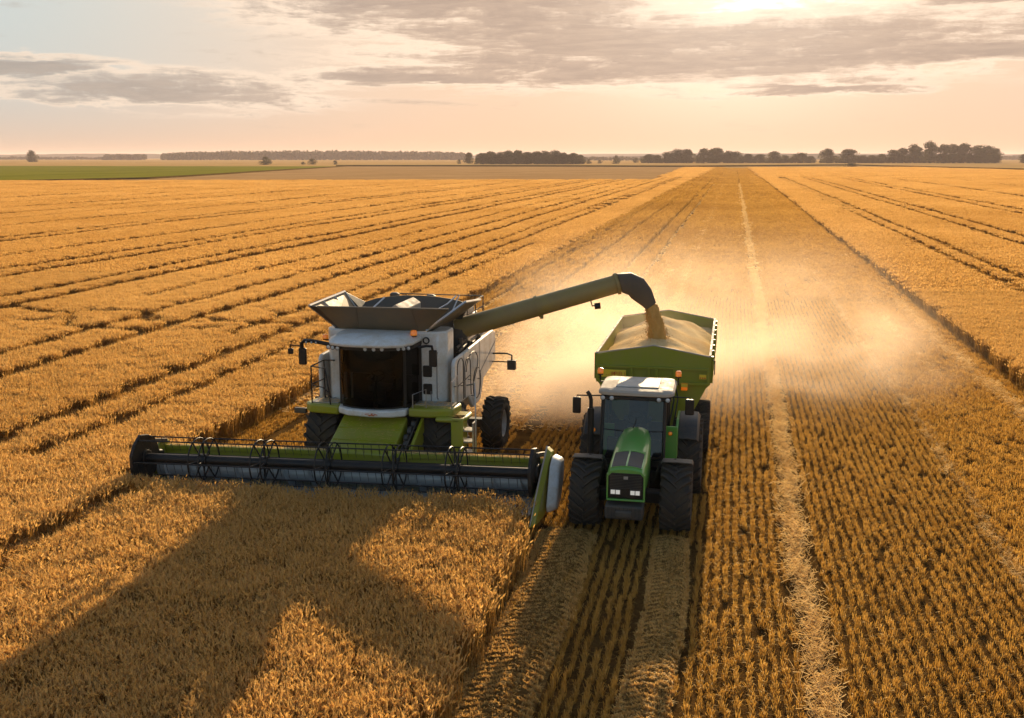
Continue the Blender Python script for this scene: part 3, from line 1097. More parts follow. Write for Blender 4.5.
# round hoop rails in front of the side panel
def arc(y0, z0, ry, rz, a0, a1, n=14, x=-6.6):
    return [(x, y0 + ry * math.cos(math.radians(a0 + (a1 - a0) * i / n)), z0 + rz * math.sin(math.radians(a0 + (a1 - a0) * i / n))) for i in range(n + 1)]
b = MB()
b.tube([(-6.6, 24.95, 1.8)] + arc(25.25, 2.75, .3, .22, 180, 20) + [(-6.6, 25.55, 1.85)], .014, 6)
b.tube([(-6.6, 25.7, 1.85)] + arc(26.0, 2.6, .3, .24, 180, 0) + [(-6.6, 26.35, 1.8)], .014, 6)
b.tube([(-6.6, 25.85, 2.5)] + arc(26.5, 2.55, .62, .36, 160, -35) + [(-6.6, 26.65, 2.1)], .014, 6)
b.tube(arc(27.0, 1.98, .42, .42, 60, 400, 24), .014, 6)
b.tube([(-6.6, 24.95, 2.3), (-6.6, 26.3, 2.34)], .012, 6)
for y, z in ((24.95, 2.3), (25.55, 2.2), (26.35, 2.2), (27.4, 2.0), (26.65, 1.7)):
    b.tube([(-6.6, y, z), (-6.7, y, z)], .012, 6)
b.build('handrail', 'dark_grey', CB, smooth=True)

# belts, pipes and engine deck between tank and side panel
b = MB()
b.box(-7.0, -6.8, 26.15, 29.3, 1.9, 2.65)
for i in range(7):
    y = 26.3 + i * .43
    b.box(-7.02, -6.82, y, y + .3, 2.62, 2.72 + .09 * (i % 3))
for k, (za, zb) in enumerate(((2.95, 3.05), (3.05, 3.2), (2.85, 2.9))):
    b.tube([(-6.9 - .05 * k, 26.2, za), (-6.95 - .03 * k, 27.4, (za + zb) / 2), (-6.9, 29.2, zb)], .035, 8)
b.tube([(-6.95, 26.6, 2.3), (-6.95, 26.6, 3.25)], .07, 10)
b.lathe([(-.05, .22), (.05, .22), (.05, .18), (-.05, .18)], (-6.9, 27.4, 2.85), 'x', 20, closed=True)
b.lathe([(-.05, .13), (.05, .13), (.05, .09), (-.05, .09)], (-6.9, 28.4, 2.95), 'x', 20, closed=True)
b.build('belt_drive', 'dark_grey', CB, smooth=True)
b = MB()
b.box(-9.6, -7.3, 28.1, 30.0, 3.36, 3.5)
b.box(-8.1, -7.3, 28.4, 29.6, 3.5, 3.72)
b.box(-9.4, -8.4, 28.5, 29.9, 3.5, 3.66)
b.build('engine_deck', 'rim_grey', CB, bevel=.04)
b = MB()
for y in (28.05, 29.0, 29.95):
    b.tube([(-7.12, y, 3.3), (-7.12, y, 3.95)], .018, 6)
b.tube([(-7.12, 28.05, 3.95), (-7.12, 29.95, 3.95)], .018, 6)
b.tube([(-7.12, 28.05, 3.65), (-7.12, 29.95, 3.65)], .014, 6)
b.tube([(-7.12, 29.95, 3.95), (-9.7, 29.95, 3.95)], .018, 6)
b.build('deck_rail', 'dark_grey', CB, smooth=True)
for x, y, zt in ((-9.4, 28.6, 4.16), (-8.5, 29.2, 4.05)):
    b = MB()
    b.lathe([(3.4, .09), (zt - .22, .09), (zt - .2, .14), (zt - .04, .14), (zt, .08), (zt, 0.001)], (x, y, 0), 'z', 16)
    b.build('air_intake', 'dark_grey', CB, smooth=True)

# grain tank: four flared extension panels
def plate(b, quad, th=.03):
    p = [Vector(q) for q in quad]
    nrm = (p[1] - p[0]).cross(p[2] - p[0]).normalized() * th
    m = len(p)
    b.add([*p, *[q + nrm for q in p]], [tuple(range(m))[::-1], tuple(range(m, 2 * m))] + [(i, (i + 1) % m, m + (i + 1) % m, m + i) for i in range(m)])


GT = empty('grain_tank', (-8.5, 26.2, 3.66), CB)
A, Bq, Cq, Dq = (-9.72, 25.1, 3.66), (-7.45, 25.1, 3.68), (-7.3, 27.2, 3.66), (-9.9, 27.2, 3.66)
fl, fr = (-10.12, 24.62, 4.28), (-6.72, 24.62, 4.31)
b = MB()
plate(b, [A, Bq, fr, fl])
o = b.build('front_flap', 'tank_steel', GT)
b = MB()
for u0, u1 in ((0.30, 0.22), (0.72, 0.80)):
    p0 = Vector(A).lerp(Vector(Bq), u1 if u0 < .5 else u1 + .12)
    p1 = Vector(fl).lerp(Vector(fr), u0)
    b.tube([p0 + Vector((0, -.035, 0)), p1 + Vector((0, -.035, -.02))], .014, 6)
b.tube([Vector(fl) + Vector((0, -.03, 0)), Vector(fr) + Vector((0, -.03, 0))], .025, 6)
b.build('rib', 'tank_steel', o)
lt0, lt1 = (-10.42, 24.78, 4.27), (-10.30, 27.0, 4.36)
b = MB()
plate(b, [Dq, (-9.85, 25.2, 3.66), lt0, lt1])
o = b.build('side_flap', 'tank_steel', GT)
b = MB()
b.tube([lt0, lt1], .035, 6)
b.tube([(-9.85, 25.2, 3.66), lt0], .035, 6)
b.tube([Dq, lt1], .03, 6)
for u in (.35, .68):
    p0 = Vector((-9.85, 25.2, 3.70)).lerp(Vector(Dq), u)
    b.tube([p0, Vector(lt0).lerp(Vector(lt1), u)], .022, 6)
b.build('flap_frame', 'bare_steel', o)
rt0, rt1 = (-6.47, 25.3, 4.40), (-6.5, 27.0, 4.24)
b = MB()
plate(b, [(-7.42, 25.05, 3.68), Cq, rt1, rt0])
o = b.build('side_flap', 'tank_steel', GT)
b = MB()
b.tube([rt0, rt1], .035, 6)
b.tube([(-7.42, 25.05, 3.68), rt0], .04, 6)
b.build('flap_frame', 'bare_steel', o)
b = MB()
N = 10
rows = [[], []]
for i in range(N + 1):
    u = i / N
    x = -9.95 + 3.0 * u
    rows[0].append((x * .93 - .6, 27.2, 3.66))
    rows[1].append((x, 27.65 + .12 * math.sin(math.pi * u), 4.00 + .20 * math.sin(math.pi * u) ** .6))
b.sheet(rows, .03, (0, 1, 0))
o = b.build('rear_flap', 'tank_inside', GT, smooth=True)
b = MB()
plate(b, [A, fl, lt0, (-9.85, 25.2, 3.66)], .015)
plate(b, [lt1, Dq, (-9.75, 27.25, 3.66), (-9.95, 27.66, 4.0)], .015)
plate(b, [Cq, rt1, (-6.95, 27.66, 4.0)], .015)
b.build('corner_sheet', 'dark_grey', GT)
b = MB()
b.box(-9.9, -7.3, 25.15, 27.2, 3.0, 3.675)
b.build('tank_floor', 'dark_grey', GT)
# filling auger cover (light beam with a gabled end) and braces inside the tank
b = MB()
b.prism([(-8.62, 3.80), (-8.2, 3.80), (-8.2, 4.1), (-8.41, 4.24), (-8.62, 4.1)], 'y', 25.6, 27.2)
b.build('filling_auger', 'roof_cream', GT, bevel=.02)
b = MB()
b.tube([(-9.5, 25.6, 3.7), (-9.1, 26.8, 4.25)], .025, 6)
b.tube([(-8.2, 25.7, 4.1), (-8.0, 26.2, 3.95), (-7.7, 26.6, 3.92), (-7.4, 27.0, 4.1), (-7.3, 27.5, 4.25)], .02, 6)
b.tube([(-7.2, 27.5, 4.28), (-7.3, 26.8, 3.75)], .02, 6)
b.tube([(-9.0, 25.3, 3.85), (-8.6, 25.5, 3.95)], .04, 6)
b.build('brace', 'bare_steel', GT, smooth=True)

# cab
CAB = empty('cab', (-8.5, 24.5, 1.75), CB)
plan = [(-9.50, 25.0), (-9.50, 24.5), (-9.38, 24.22), (-9.1, 24.05), (-8.8, 23.98), (-8.55, 23.97), (-8.3, 24.0), (-8.03, 24.10), (-7.80, 24.3)]
side = [(-7.78, 24.34), (-7.60, 24.98)]
b = MB()
b.sheet([[(x, y - .06 * math.sin(math.pi * v), 1.90 + 1.5 * v) for x, y in plan[1:]] for v in [i / 8 for i in range(9)]])
b.build('windscreen', 'cab_glass', CAB, smooth=True, recalc=False)
for q in (side, plan[:2]):
    b = MB()
    b.sheet([[(x, y, 1.92 + 1.46 * v) for x, y in q] for v in (0, 1)])
    b.build('side_window', 'cab_glass', CAB, recalc=False)
for (x, y), r in (((-9.48, 24.46), .06), ((-7.79, 24.32), .055), ((-7.59, 24.99), .05), ((-9.5, 25.0), .05)):
    b = MB()
    b.tube([(x, y, 1.85), (x, y, 3.44)], r, 8)
    b.build('pillar', 'black_paint', CAB, smooth=True)
b = MB()
b.box(-9.36, -7.6, 24.92, 25.02, 1.85, 2.55)
b.prism(plan + side, 'z', 1.80, 1.88)
b.build('cab_floor', 'black_paint', CAB)
b = MB()
b.box(-9.46, -7.62, 24.985, 25.025, 2.55, 3.43)
b.build('rear_wall', 'seat_cloth', CAB)
seat(CAB, -8.5, 24.62, 2.22, .52)
steering(CAB, -8.5, 24.33, 2.62)
b = MB()
b.box(-8.0, -7.86, 24.3, 24.42, 2.3, 2.75)
b.box(-8.02, -7.83, 24.26, 24.29, 2.6, 2.85)
b.build('console', 'dark_grey', CAB, bevel=.015)
b = MB()
n = 16
lo, hi, top = [], [], []
def rp(s, k):
    return [(-9.72 + .06 * k, 25.02), (-9.72 + .05 * k, 24.3 + .02 * k), (-9.55 + .06 * k, 23.93 + .09 * k), (-9.1, 23.78 + .10 * k), (-8.6, 23.74 + .10 * k), (-8.1, 23.78 + .10 * k), (-7.72 - .06 * k, 23.94 + .09 * k), (-7.56 - .05 * k, 24.3 + .02 * k), (-7.54 - .06 * k, 25.02)]
rings = [([(x, y, 3.43) for x, y in rp(0, 0)]), ([(x, y, 3.50) for x, y in rp(0, -.3)]), ([(x, y, 3.58) for x, y in rp(0, 1)]), ([(x * .9 - .855, 24.45 + (y - 24.45) * .7 + .15, 3.68) for x, y in rp(0, 2)])]
vs = [p for r in rings for p in r]
m = len(rings[0])
fs = [(i * m + j, i * m + (j + 1) % m, (i + 1) * m + (j + 1) % m, (i + 1) * m + j) for i in range(3) for j in range(m)]
fs += [tuple(range(m))[::-1], tuple(range(3 * m, 4 * m))]
b.add(vs, fs)
b.build('roof', 'white_paint', CAB, bevel=.02, smooth=True)
b = MB()
b.prism([(x, y + .10) for x, y in rp(0, 0)], 'z', 3.34, 3.426)
b.build('visor', 'black_paint', CAB)
for x, y, z in ((-8.62, 23.84, 3.385), (-8.40, 23.84, 3.385), (-8.20, 23.86, 3.39), (-9.62, 23.98, 3.38), (-9.50, 23.95, 3.375), (-9.36, 23.92, 3.37), (-7.82, 23.98, 3.395), (-7.70, 24.02, 3.40), (-7.60, 24.1, 3.40)):
    lamp(CAB, x, y, z, .052)
beacon(CAB, -9.98, 24.7, 3.42, .15, .075)
b = MB()
b.tube([(-9.7, 24.7, 3.43), (-9.98, 24.7, 3.42)], .02, 6)
b.build('beacon_arm', 'black_paint', CAB)
beacon(CAB, -7.62, 24.62, 3.6, .17, .085)
mirror(CAB, -10.46, 24.3, 2.83, 3.26, .20, .1, [(-9.66, 24.2, 3.40), (-10.1, 24.25, 3.46), (-10.36, 24.28, 3.46), (-10.47, 24.33, 3.38), (-10.47, 24.34, 3.24)], .05)
for x in (-10.28, -10.14, -10.02):
    lamp(CAB, x, 24.17, 3.44, .03)
mirror(CAB, -10.82, 24.4, 3.07, 3.22, .14, .08, [(-10.46, 24.35, 3.30), (-10.82, 24.44, 3.31), (-10.82, 24.44, 3.2)], .014)
mirror(CAB, -7.07, 24.35, 2.90, 3.32, .20, .1, [(-7.4, 24.25, 3.40), (-7.2, 24.28, 3.44), (-7.08, 24.34, 3.42), (-7.07, 24.38, 3.3)], .035)
b = MB()
b.prism([(-9.56, 24.5), (-9.46, 24.12), (-9.15, 23.90), (-8.55, 23.82), (-7.98, 23.9), (-7.70, 24.1), (-7.70, 24.4)], 'z', 1.68, 1.85)
bp = b.build('bumper', 'white_paint', CAB, bevel=.04, smooth=True)
b = MB()
for (xa, za, xb, zb) in ((-8.66, 1.765, -8.56, 1.775), (-8.55, 1.72, -8.46, 1.785), (-8.50, 1.79, -8.44, 1.72), (-8.43, 1.77, -8.34, 1.755), (-8.58, 1.74, -8.42, 1.745)):
    b.tube([(xa, 23.815, za), (xb, 23.815, zb)], .010, 5)
b.build('emblem', 'plate_red', bp)

# platforms, railings, ladder
b = MB()
b.prism([(-10.5, 24.55), (-10.3, 24.32), (-9.52, 24.22), (-9.44, 24.5), (-9.44, 25.0), (-10.4, 25.0)], 'z', 1.60, 1.84)
b.build('platform', 'lime_paint', CB, bevel=.05, smooth=True)
b = MB()
b.prism([(-7.66, 24.15), (-7.1, 24.12), (-6.55, 24.3), (-6.5, 25.0), (-7.66, 25.0)], 'z', 1.66, 1.88)
b.prism([(-6.95, 24.06), (-6.3, 24.06), (-6.2, 24.3), (-6.2, 24.9), (-6.95, 24.9)], 'z', 1.58, 1.70)
b.build('platform', 'lime_paint', CB, bevel=.05, smooth=True)
b = MB()
b.box(-7.6, -6.6, 24.55, 24.95, 1.885, 1.90)
b.box(-10.3, -9.6, 24.45, 24.95, 1.845, 1.86)
b.build('tread_plate', 'bare_steel', CB)
b = MB()
b.prism([(24.06, 1.7), (24.5, 1.7), (24.5, .62), (24.2, .55), (24.06, .6)], 'x', -6.55, -6.24, )
lad = b.build('ladder', 'lime_paint', CB, bevel=.03, smooth=True)
for z in (1.38, 1.1, .82, .58):
    b = MB()
    b.box(-6.238, -6.0, 24.1, 24.42, z, z + .035)
    b.build('step', 'bare_steel', lad)
b = MB()
b.box(-6.02, -5.98, 24.1, 24.42, .5, 1.6)
b.tube([(-5.93, 24.1, .5), (-5.93, 24.1, 1.7), (-5.96, 24.2, 2.25), (-6.05, 24.5, 2.5), (-6.3, 24.7, 2.4)], .018, 8)
b.build('ladder_rail', 'bare_steel', lad, smooth=True)
b = MB()
for x, y, zt in ((-10.28, 24.42, 2.78), (-10.14, 24.95, 2.85)):
    b.tube([(x, y, 1.84), (x, y, zt)], .018, 6)
b.tube([(-10.28, 24.42, 2.78), (-10.14, 24.95, 2.85), (-9.85, 24.95, 2.85)], .018, 6)
b.tube([(-10.28, 24.42, 2.78), (-9.88, 24.36, 2.75), (-9.74, 24.3, 1.84)], .018, 6)
b.tube([(-10.28, 24.42, 2.32), (-10.14, 24.95, 2.36)], .015, 6)
b.tube([(-10.28, 24.42, 2.30), (-9.95, 24.36, 2.26), (-9.8, 24.33, 2.15)], .015, 6)
b.build('railing', 'black_paint', CB, smooth=True)
b = MB()
b.tube([(-7.55, 24.2, 1.88), (-7.55, 24.2, 2.22), (-7.22, 24.25, 2.36), (-7.22, 24.25, 1.9)], .015, 6)
b.tube([(-6.6, 24.35, 1.88), (-6.6, 24.35, 2.55), (-6.6, 24.9, 2.6), (-6.6, 24.9, 1.88)], .016, 6)
b.build('railing', 'bare_steel', CB, smooth=True)
b = MB()
b.box(-10.82, -10.5, 24.5, 24.62, 1.52, 1.66)
b.build('side_lamp', 'dark_grey', CB, bevel=.02)
# lamps on arms at the rear right corner
b = MB()
b.tube([(-6.7, 29.3, 2.36), (-6.25, 29.25, 2.38), (-6.1, 29.22, 2.34), (-6.1, 29.22, 2.18)], .028, 6)
b.tube([(-6.72, 29.2, 2.14), (-6.2, 29.2, 2.14)], .02, 6)
b.box(-6.22, -5.98, 29.12, 29.3, 1.92, 2.2)
b.build('marker_lamp', 'dark_grey', CB, bevel=.02)

# feeder house
b = MB()
b.prism([(24.3, 1.62), (24.3, .85), (23.0, .35), (22.95, 1.02)], 'x', -9.38, -7.72)
fh = b.build('feeder_house', 'lime_paint', CB, bevel=.03)
b = MB()
for u in (.3, .62):
    y, z = 22.97 + u * 1.33, 1.02 + .6 * u
    b.box(-9.34, -7.76, y, y + .04, z + .005, z + .03)
b.build('weld_rib', 'lime_paint', fh)
b = MB()
b.prism([(24.4, 1.6), (24.4, .8), (23.1, .45), (23.05, .95)], 'x', -7.40, -7.32)
b.build('chain_guard', 'lime_paint', CB, bevel=.015)
b = MB()
for i in range(6):
    u = i / 5
    y, z = 23.15 + 1.1 * u, .85 + .6 * u
    b.lathe([(-.05, .12 - .02 * (i % 2)), (.05, .12 - .02 * (i % 2)), (.05, .03), (-.05, .03)], (-7.6 + .03 * (i % 3), y, z), 'x', 14, closed=True)
b.tube([(-7.66, 23.1, .75), (-7.6, 24.35, 1.45)], .04, 8)
b.tube([(-7.5, 23.1, .95), (-7.48, 24.35, 1.55)], .025, 8)
b.box(-7.7, -7.42, 23.2, 24.3, .6, .75)
b.build('chain_drive', 'dark_grey', CB, smooth=True)

# ------- header
TILT = Matrix.Translation((-8.5, 22.5, .8)) @ Matrix.Rotation(math.radians(-1.25), 4, 'Y') @ Matrix.Translation((8.5, -22.5, -.8))
HD = empty('header', (-8.5, 22.6, .3), CB)
HL, HR = -13.66, -4.02
def H(): return MB(TILT)
b = H()
b.prism([(23.05, .3), (23.12, .3), (23.17, .90), (23.10, .90)], 'x', HL, HR)
b.build('back_sheet', 'lime_paint', HD)
b = H()
b.box(HL, HR, 23.06, 23.24, .902, 1.02)
b.box(HL, HR, 23.18, 23.4, .45, .65)
b.build('top_beam', 'pale_straw' if False else 'lime_paint', HD, bevel=.02)
b = H()
for i in range(900):
    x = rnd.uniform(HL, HR)
    a = rnd.uniform(-.5, .5)
    L = rnd.uniform(.05, .22)
    y, z = rnd.uniform(23.06, 23.24), 1.022 + abs(rnd.gauss(0, .012))
    b.add([(x, y, z), (x + L, y + a * L, z + rnd.uniform(0, .02)), (x + L, y + a * L + .008, z + .012), (x, y + .008, z + .008)], [(0, 1, 2, 3)])
st = b.build('straw_litter', 'pale_straw', HD, recalc=False)
st['kind'] = 'stuff'
b = H()
b.prism([(23.05, .30), (23.0, .24), (21.7, .16), (21.45, .2), (21.7, .24), (22.2, .27)], 'x', HL, HR)
b.build('table', 'table_steel', HD)
b = H()
n = int((HR - HL) / .1)
for i in range(n):
    x = HL + .05 + i * .1
    b.prism([(x - .03, 21.5), (x + .03, 21.5), (x + .005, 21.33), (x - .005, 21.33)], 'z', .19, .23)
b.build('cutter_bar', 'bare_steel', HD)
b = H()
b.tube([(HL + .1, 22.62, .58), (HR - .1, 22.62, .58)], .20, 20)
au = b.build('feed_auger', 'table_steel', HD, smooth=True)
b = H()
for s, xa, xb in ((1, HL + .1, -9.4), (-1, HR - .1, -7.6)):
    n = 150
    vs, fs = [], []
    for i in range(n + 1):
        x = xa + (xb - xa) * i / n
        a = s * (x - xa) / .62 * 2 * math.pi * s
        for r in (.19, .34):
            vs.append((x, 22.62 + r * math.cos(a), .58 + r * math.sin(a)))
    for i in range(n):
        fs.append((2 * i, 2 * i + 1, 2 * i + 3, 2 * i + 2))
    b.add(vs, fs)
b.build('flighting', 'bare_steel', au, recalc=False, smooth=True) if False else b.build('auger_flight', 'table_steel', HD, recalc=False, smooth=True)
RY, RZ, RR = 22.0, .99, .54
b = H()
b.tube([(HL + .12, RY, RZ), (HR - .12, RY, RZ)], .115, 20)
b.build('reel_tube', 'black_paint', HD, smooth=True)
NB = 6
for k in range(NB):
    a = math.radians(64 + 360 * k / NB)
    y, z = RY - RR * math.cos(a), RZ + RR * math.sin(a)
    b = H()
    b.tube([(HL + .1, y, z), (HR - .1, y, z)], .017, 8)
    n = int((HR - HL - .3) / .19)
    for i in range(n):
        x = HL + .18 + i * .19
        b.tube([(x, y, z), (x, y + .03, z - .12), (x, y + .07, z - .24)], [.008, .007, .004], 4, cap=False)
    b.build('reel_bar', 'black_paint', HD)
for x in (-12.05, -10.5, -8.92, -7.32, -5.86):
    b = H()
    pts = [(RY - RR * math.cos(math.radians(64 + 60 * k)), RZ + RR * math.sin(math.radians(64 + 60 * k))) for k in range(NB)]
    for xx in (x - .13, x + .13):
        for k in range(NB):
            b.tube([(x + (xx - x) * .2, RY, RZ), (xx, *pts[k])], .018, 6)
        b.tube([(xx, RY + RR * .97 * math.cos(q * math.pi / 12), RZ + RR * .97 * math.sin(q * math.pi / 12)) for q in range(25)], .018, 6)
    b.lathe([(-.1, .15), (.1, .15), (.1, .11), (-.1, .11)], (x, RY, RZ), 'x', 16, closed=True)
    b.build('reel_spider', 'black_paint', HD, smooth=True)
for x0, x1 in ((HL + .02, HL + .10), (HR - .10, HR - .02)):
    b = H()
    pts = [(RY - (RR + .07) * math.cos(math.radians(48 + 30 * k)), RZ + (RR + (.07 if k % 2 else .02)) * math.sin(math.radians(48 + 30 * k))) for k in range(12)]
    b.prism(pts, 'x', x0, x1)
    b.lathe([(x0 - .06, .2), (x1 + .06, .2), (x1 + .06, .001)], (0, RY, RZ), 'x', 16)
    b.build('reel_end_plate', 'black_paint', HD, bevel=.012)
ends = [(23.3, .25), (23.3, 1.1), (22.9, 1.15), (22.55, .95), (21.6, .62), (21.1, .35), (21.2, .14), (22.4, .14)]
for x0, x1 in ((HL - .08, HL), (HR, HR + .08)):
    b = H()
    b.prism(ends, 'x', x0, x1)
    b.build('end_panel', 'lime_paint', HD, bevel=.02)
b = H()
for x in (HL + .02, HR - .02):
    b.box(x - .05, x + .05, 22.0, 23.1, 1.22, 1.32, Matrix.Rotation(math.radians(-14), 3, 'X'))
    b.tube([(x, 22.9, .9), (x, 22.3, 1.1)], .05, 8)
b.build('reel_arm', 'dark_grey', HD, bevel=.01)
# right-hand crop divider with white shield
b = H()
b.prism([(23.15, 1.3), (22.75, 1.38), (21.75, .90), (20.55, .30), (20.5, .25), (20.62, .2), (21.6, .12), (23.0, .15)], 'x', HR + .085, HR + .20, [(23.15, 1.2), (22.75, 1.27), (21.8, .80), (20.75, .30), (20.7, .26), (20.8, .22), (21.6, .12), (23.0, .15)])
b.build('crop_divider', 'lime_paint', HD, bevel=.015)
b = H()
b.tube([(HR + .1, 22.78, 1.40), (HR + .1, 21.75, .93), (HR + .11, 20.5, .29)], [.022, .02, .01], 6)
b.tube([(HL - .1, 21.8, .72), (HL - .1, 21.2, .42), (HL - .06, 20.45, .34)], [.035, .03, .012], 6)
b.build('divider_rod', 'roof_cream', HD, smooth=True)
b = H()
b.prism([(23.05, 1.17), (22.6, 1.25), (22.25, 1.12), (21.7, .34), (21.75, .16), (21.95, .10), (22.5, .16), (22.95, .62)], 'x', HR + .24, HR + .46, [(23.0, 1.08), (22.6, 1.15), (22.33, 1.04), (21.85, .34), (21.9, .22), (22.05, .18), (22.45, .24), (22.9, .62)])
sh = b.build('shield', 'white_paint', HD, bevel=.05, smooth=True, seg=3)
b = H()
b.prism([(22.03, .74), (22.18, .78), (22.16, .82), (22.08, .78)], 'x', HR + .232, HR + .241)
b.tube([(HR + .232, 22.05, .70), (HR + .232, 22.25, .80)], .006, 4)
b.build('emblem', 'dark_grey', sh)

# ------- unloading auger
UA = empty('unloading_auger', (-7.2, 27.3, 3.4), CB)
P0, P1 = Vector((-7.25, 27.3, 3.36)), Vector((-2.93, 28.3, 4.62))
b = MB()
b.tube([P0, P0.lerp(P1, .5), P1], [.285, .27, .255], 22)
tb = b.build('auger_tube', 'auger_paint', UA, smooth=True)
b = MB()
for u in (.02, .5, .985):
    c = P0.lerp(P1, u)
    d = (P1 - P0).normalized()
    b.tube([c - d * .04, c + d * .04], .30, 22)
b.tube([P0.lerp(P1, .53) + Vector((0, -.1, -.26)), P0.lerp(P1, .53) + Vector((0, -.1, -.36))], .05, 8)
b.build('flange', 'auger_paint', tb, smooth=True)
b = MB()
b.tube([(-7.25, 27.3, 2.6), (-7.25, 27.3, 3.1), (-7.2, 27.31, 3.42)], [.33, .33, .31], 20)
b.build('auger_turret', 'dark_grey', UA, smooth=True)
b = MB()
d = (P1 - P0).normalized()
# hooded spout: a chain of box-ish sections bending downwards
secs = []
for u, (off, half_w, half_h, ang) in enumerate(((0.0, .27, .27, 0), (.28, .29, .31, 20), (.52, .28, .32, 46), (.78, .25, .27, 64), (1.0, .21, .2, 70), (1.12, .19, .17, 71))):
    secs.append((off, half_w, half_h, ang))
pos = P1.copy()
heading = math.atan2(d.z, math.hypot(d.x, d.y))
hx = Vector((d.x, d.y, 0)).normalized()
prev = 0
rings = []
for off, hw, hh, ang in secs:
    a = heading - math.radians(ang)
    dirv = hx * math.cos(a) + Vector((0, 0, 1)) * math.sin(a)
    pos = pos + dirv * (off - prev)
    prev = off
    up = hx * -math.sin(a) + Vector((0, 0, 1)) * math.cos(a)
    sd = hx.cross(Vector((0, 0, 1)))
    ring = []
    for k in range(16):
        t = 2 * math.pi * k / 16
        cxx, szz = math.cos(t), math.sin(t)
        ex = 0.55
        ring.append(pos + sd * hw * math.copysign(abs(cxx) ** ex, cxx) + up * hh * math.copysign(abs(szz) ** ex, szz))
    rings.append(ring)
vs = [p for r in rings for p in r]
fs = [(i * 16 + k, i * 16 + (k + 1) % 16, (i + 1) * 16 + (k + 1) % 16, (i + 1) * 16 + k) for i in range(len(rings) - 1) for k in range(16)]
fs.append(tuple(range(16)))
b.add(vs, fs)
sp = b.build('spout', 'spout_rubber', UA, smooth=True)
SPOUT_END = sum(rings[-1], Vector()) / 16
print('spout end', SPOUT_END)
b = MB()
c = P0.lerp(P1, .83)
b.tube([c + Vector((0, -.15, -.25)), c + Vector((.05, -.2, -.38)), c + Vector((.2, -.22, -.36))], .02, 6)
b.tube([c + Vector((.12, -.26, -.38)), c + Vector((.28, -.24, -.36))], .085, 12)
b.build('auger_lamp', 'black_paint', UA, smooth=True)


def litter(parent, x0, x1, y0, y1, zf, n, lmax=.16):
    b = MB()
    for _ in range(n):
        x, y = rnd.uniform(x0, x1), y0 + (y1 - y0) * rnd.random() ** .8
        a, L = rnd.uniform(0, 6.28), rnd.uniform(.03, lmax)
        z = zf(x, y) + .004 + abs(rnd.gauss(0, .006))
        dx, dy = math.cos(a) * L, math.sin(a) * L
        w = .004
        b.add([(x - dy / L * w, y + dx / L * w, z), (x + dy / L * w, y - dx / L * w, z), (x + dx, y + dy, z + .008), (x + dx * .98, y + dy, z + .013)], [(0, 1, 2, 3)])
    o = b.build('straw_litter', 'pale_straw', parent, recalc=False)
    o['kind'] = 'stuff'


litter(CB, -7.55, -6.6, 24.2, 24.9, lambda x, y: 1.90, 200)
litter(CB, -10.3, -9.6, 24.4, 24.9, lambda x, y: 1.86, 120)
litter(CB, -6.9, -6.3, 24.1, 24.8, lambda x, y: 1.71, 90)
litter(CB, -9.3, -7.8, 23.0, 24.2, lambda x, y: 1.02 + (y - 22.95) / 1.35 * .6 + .012, 260, .12)
# ------------------------------------------------------------------ tractor
TR = empty('tractor', (-1.93, 23.4, 0))
tag(TR, 'green tractor with cream cab roof pulling the grain trailer over stubble', 'tractor')
for cx, s in ((-.96, 1), (-2.90, -1)):
    wheel(TR, cx, 22.05, 0.74, 0.66, 0.38, s, 20, 'rim_yellow')
for cx, s in ((-.84, 1), (-3.02, -1)):
    wheel(TR, cx, 24.75, 0.92, 0.68, 0.50, s, 22, 'rim_yellow')
b = MB()
b.box(-2.25, -1.61, 21.3, 24.9, .62, 1.15)
b.box(-2.65, -1.2, 21.9, 22.2, .6, .86)
b.box(-2.8, -1.05, 24.55, 24.95, .72, 1.1)
b.box(-2.6, -1.26, 23.0, 24.2, .55, 1.0)
b.build('chassis', 'black_paint', TR, bevel=.03)
# bonnet: sections from nose to windscreen
def hood_sec(y, xc, w, zs, zt, crown):
    return [(xc - w, y, zs), (xc - w * 1.0, y, zt - .10), (xc - w * .86, y, zt - .02), (xc - w * .45, y, zt + crown * .7), (xc, y, zt + crown), (xc + w * .45, y, zt + crown * .7), (xc + w * .86, y, zt - .02), (xc + w * 1.0, y, zt - .10), (xc + w, y, zs)]
secs = [hood_sec(20.98, -1.96, .375, 1.44, 1.58, .02), hood_sec(21.06, -1.96, .385, 1.15, 1.63, .03), hood_sec(21.5, -1.955, .39, 1.1, 1.70, .04), hood_sec(22.2, -1.95, .385, 1.1, 1.80, .05), hood_sec(22.8, -1.95, .36, 1.15, 1.88, .05), hood_sec(23.2, -1.95, .30, 1.2, 1.92, .04)]
b = MB()
b.sheet(secs)
n = 9
m = len(b.v)
b.add(secs[0], [tuple(range(9))])
hood = b.build('bonnet', 'tractor_green', TR, smooth=True)
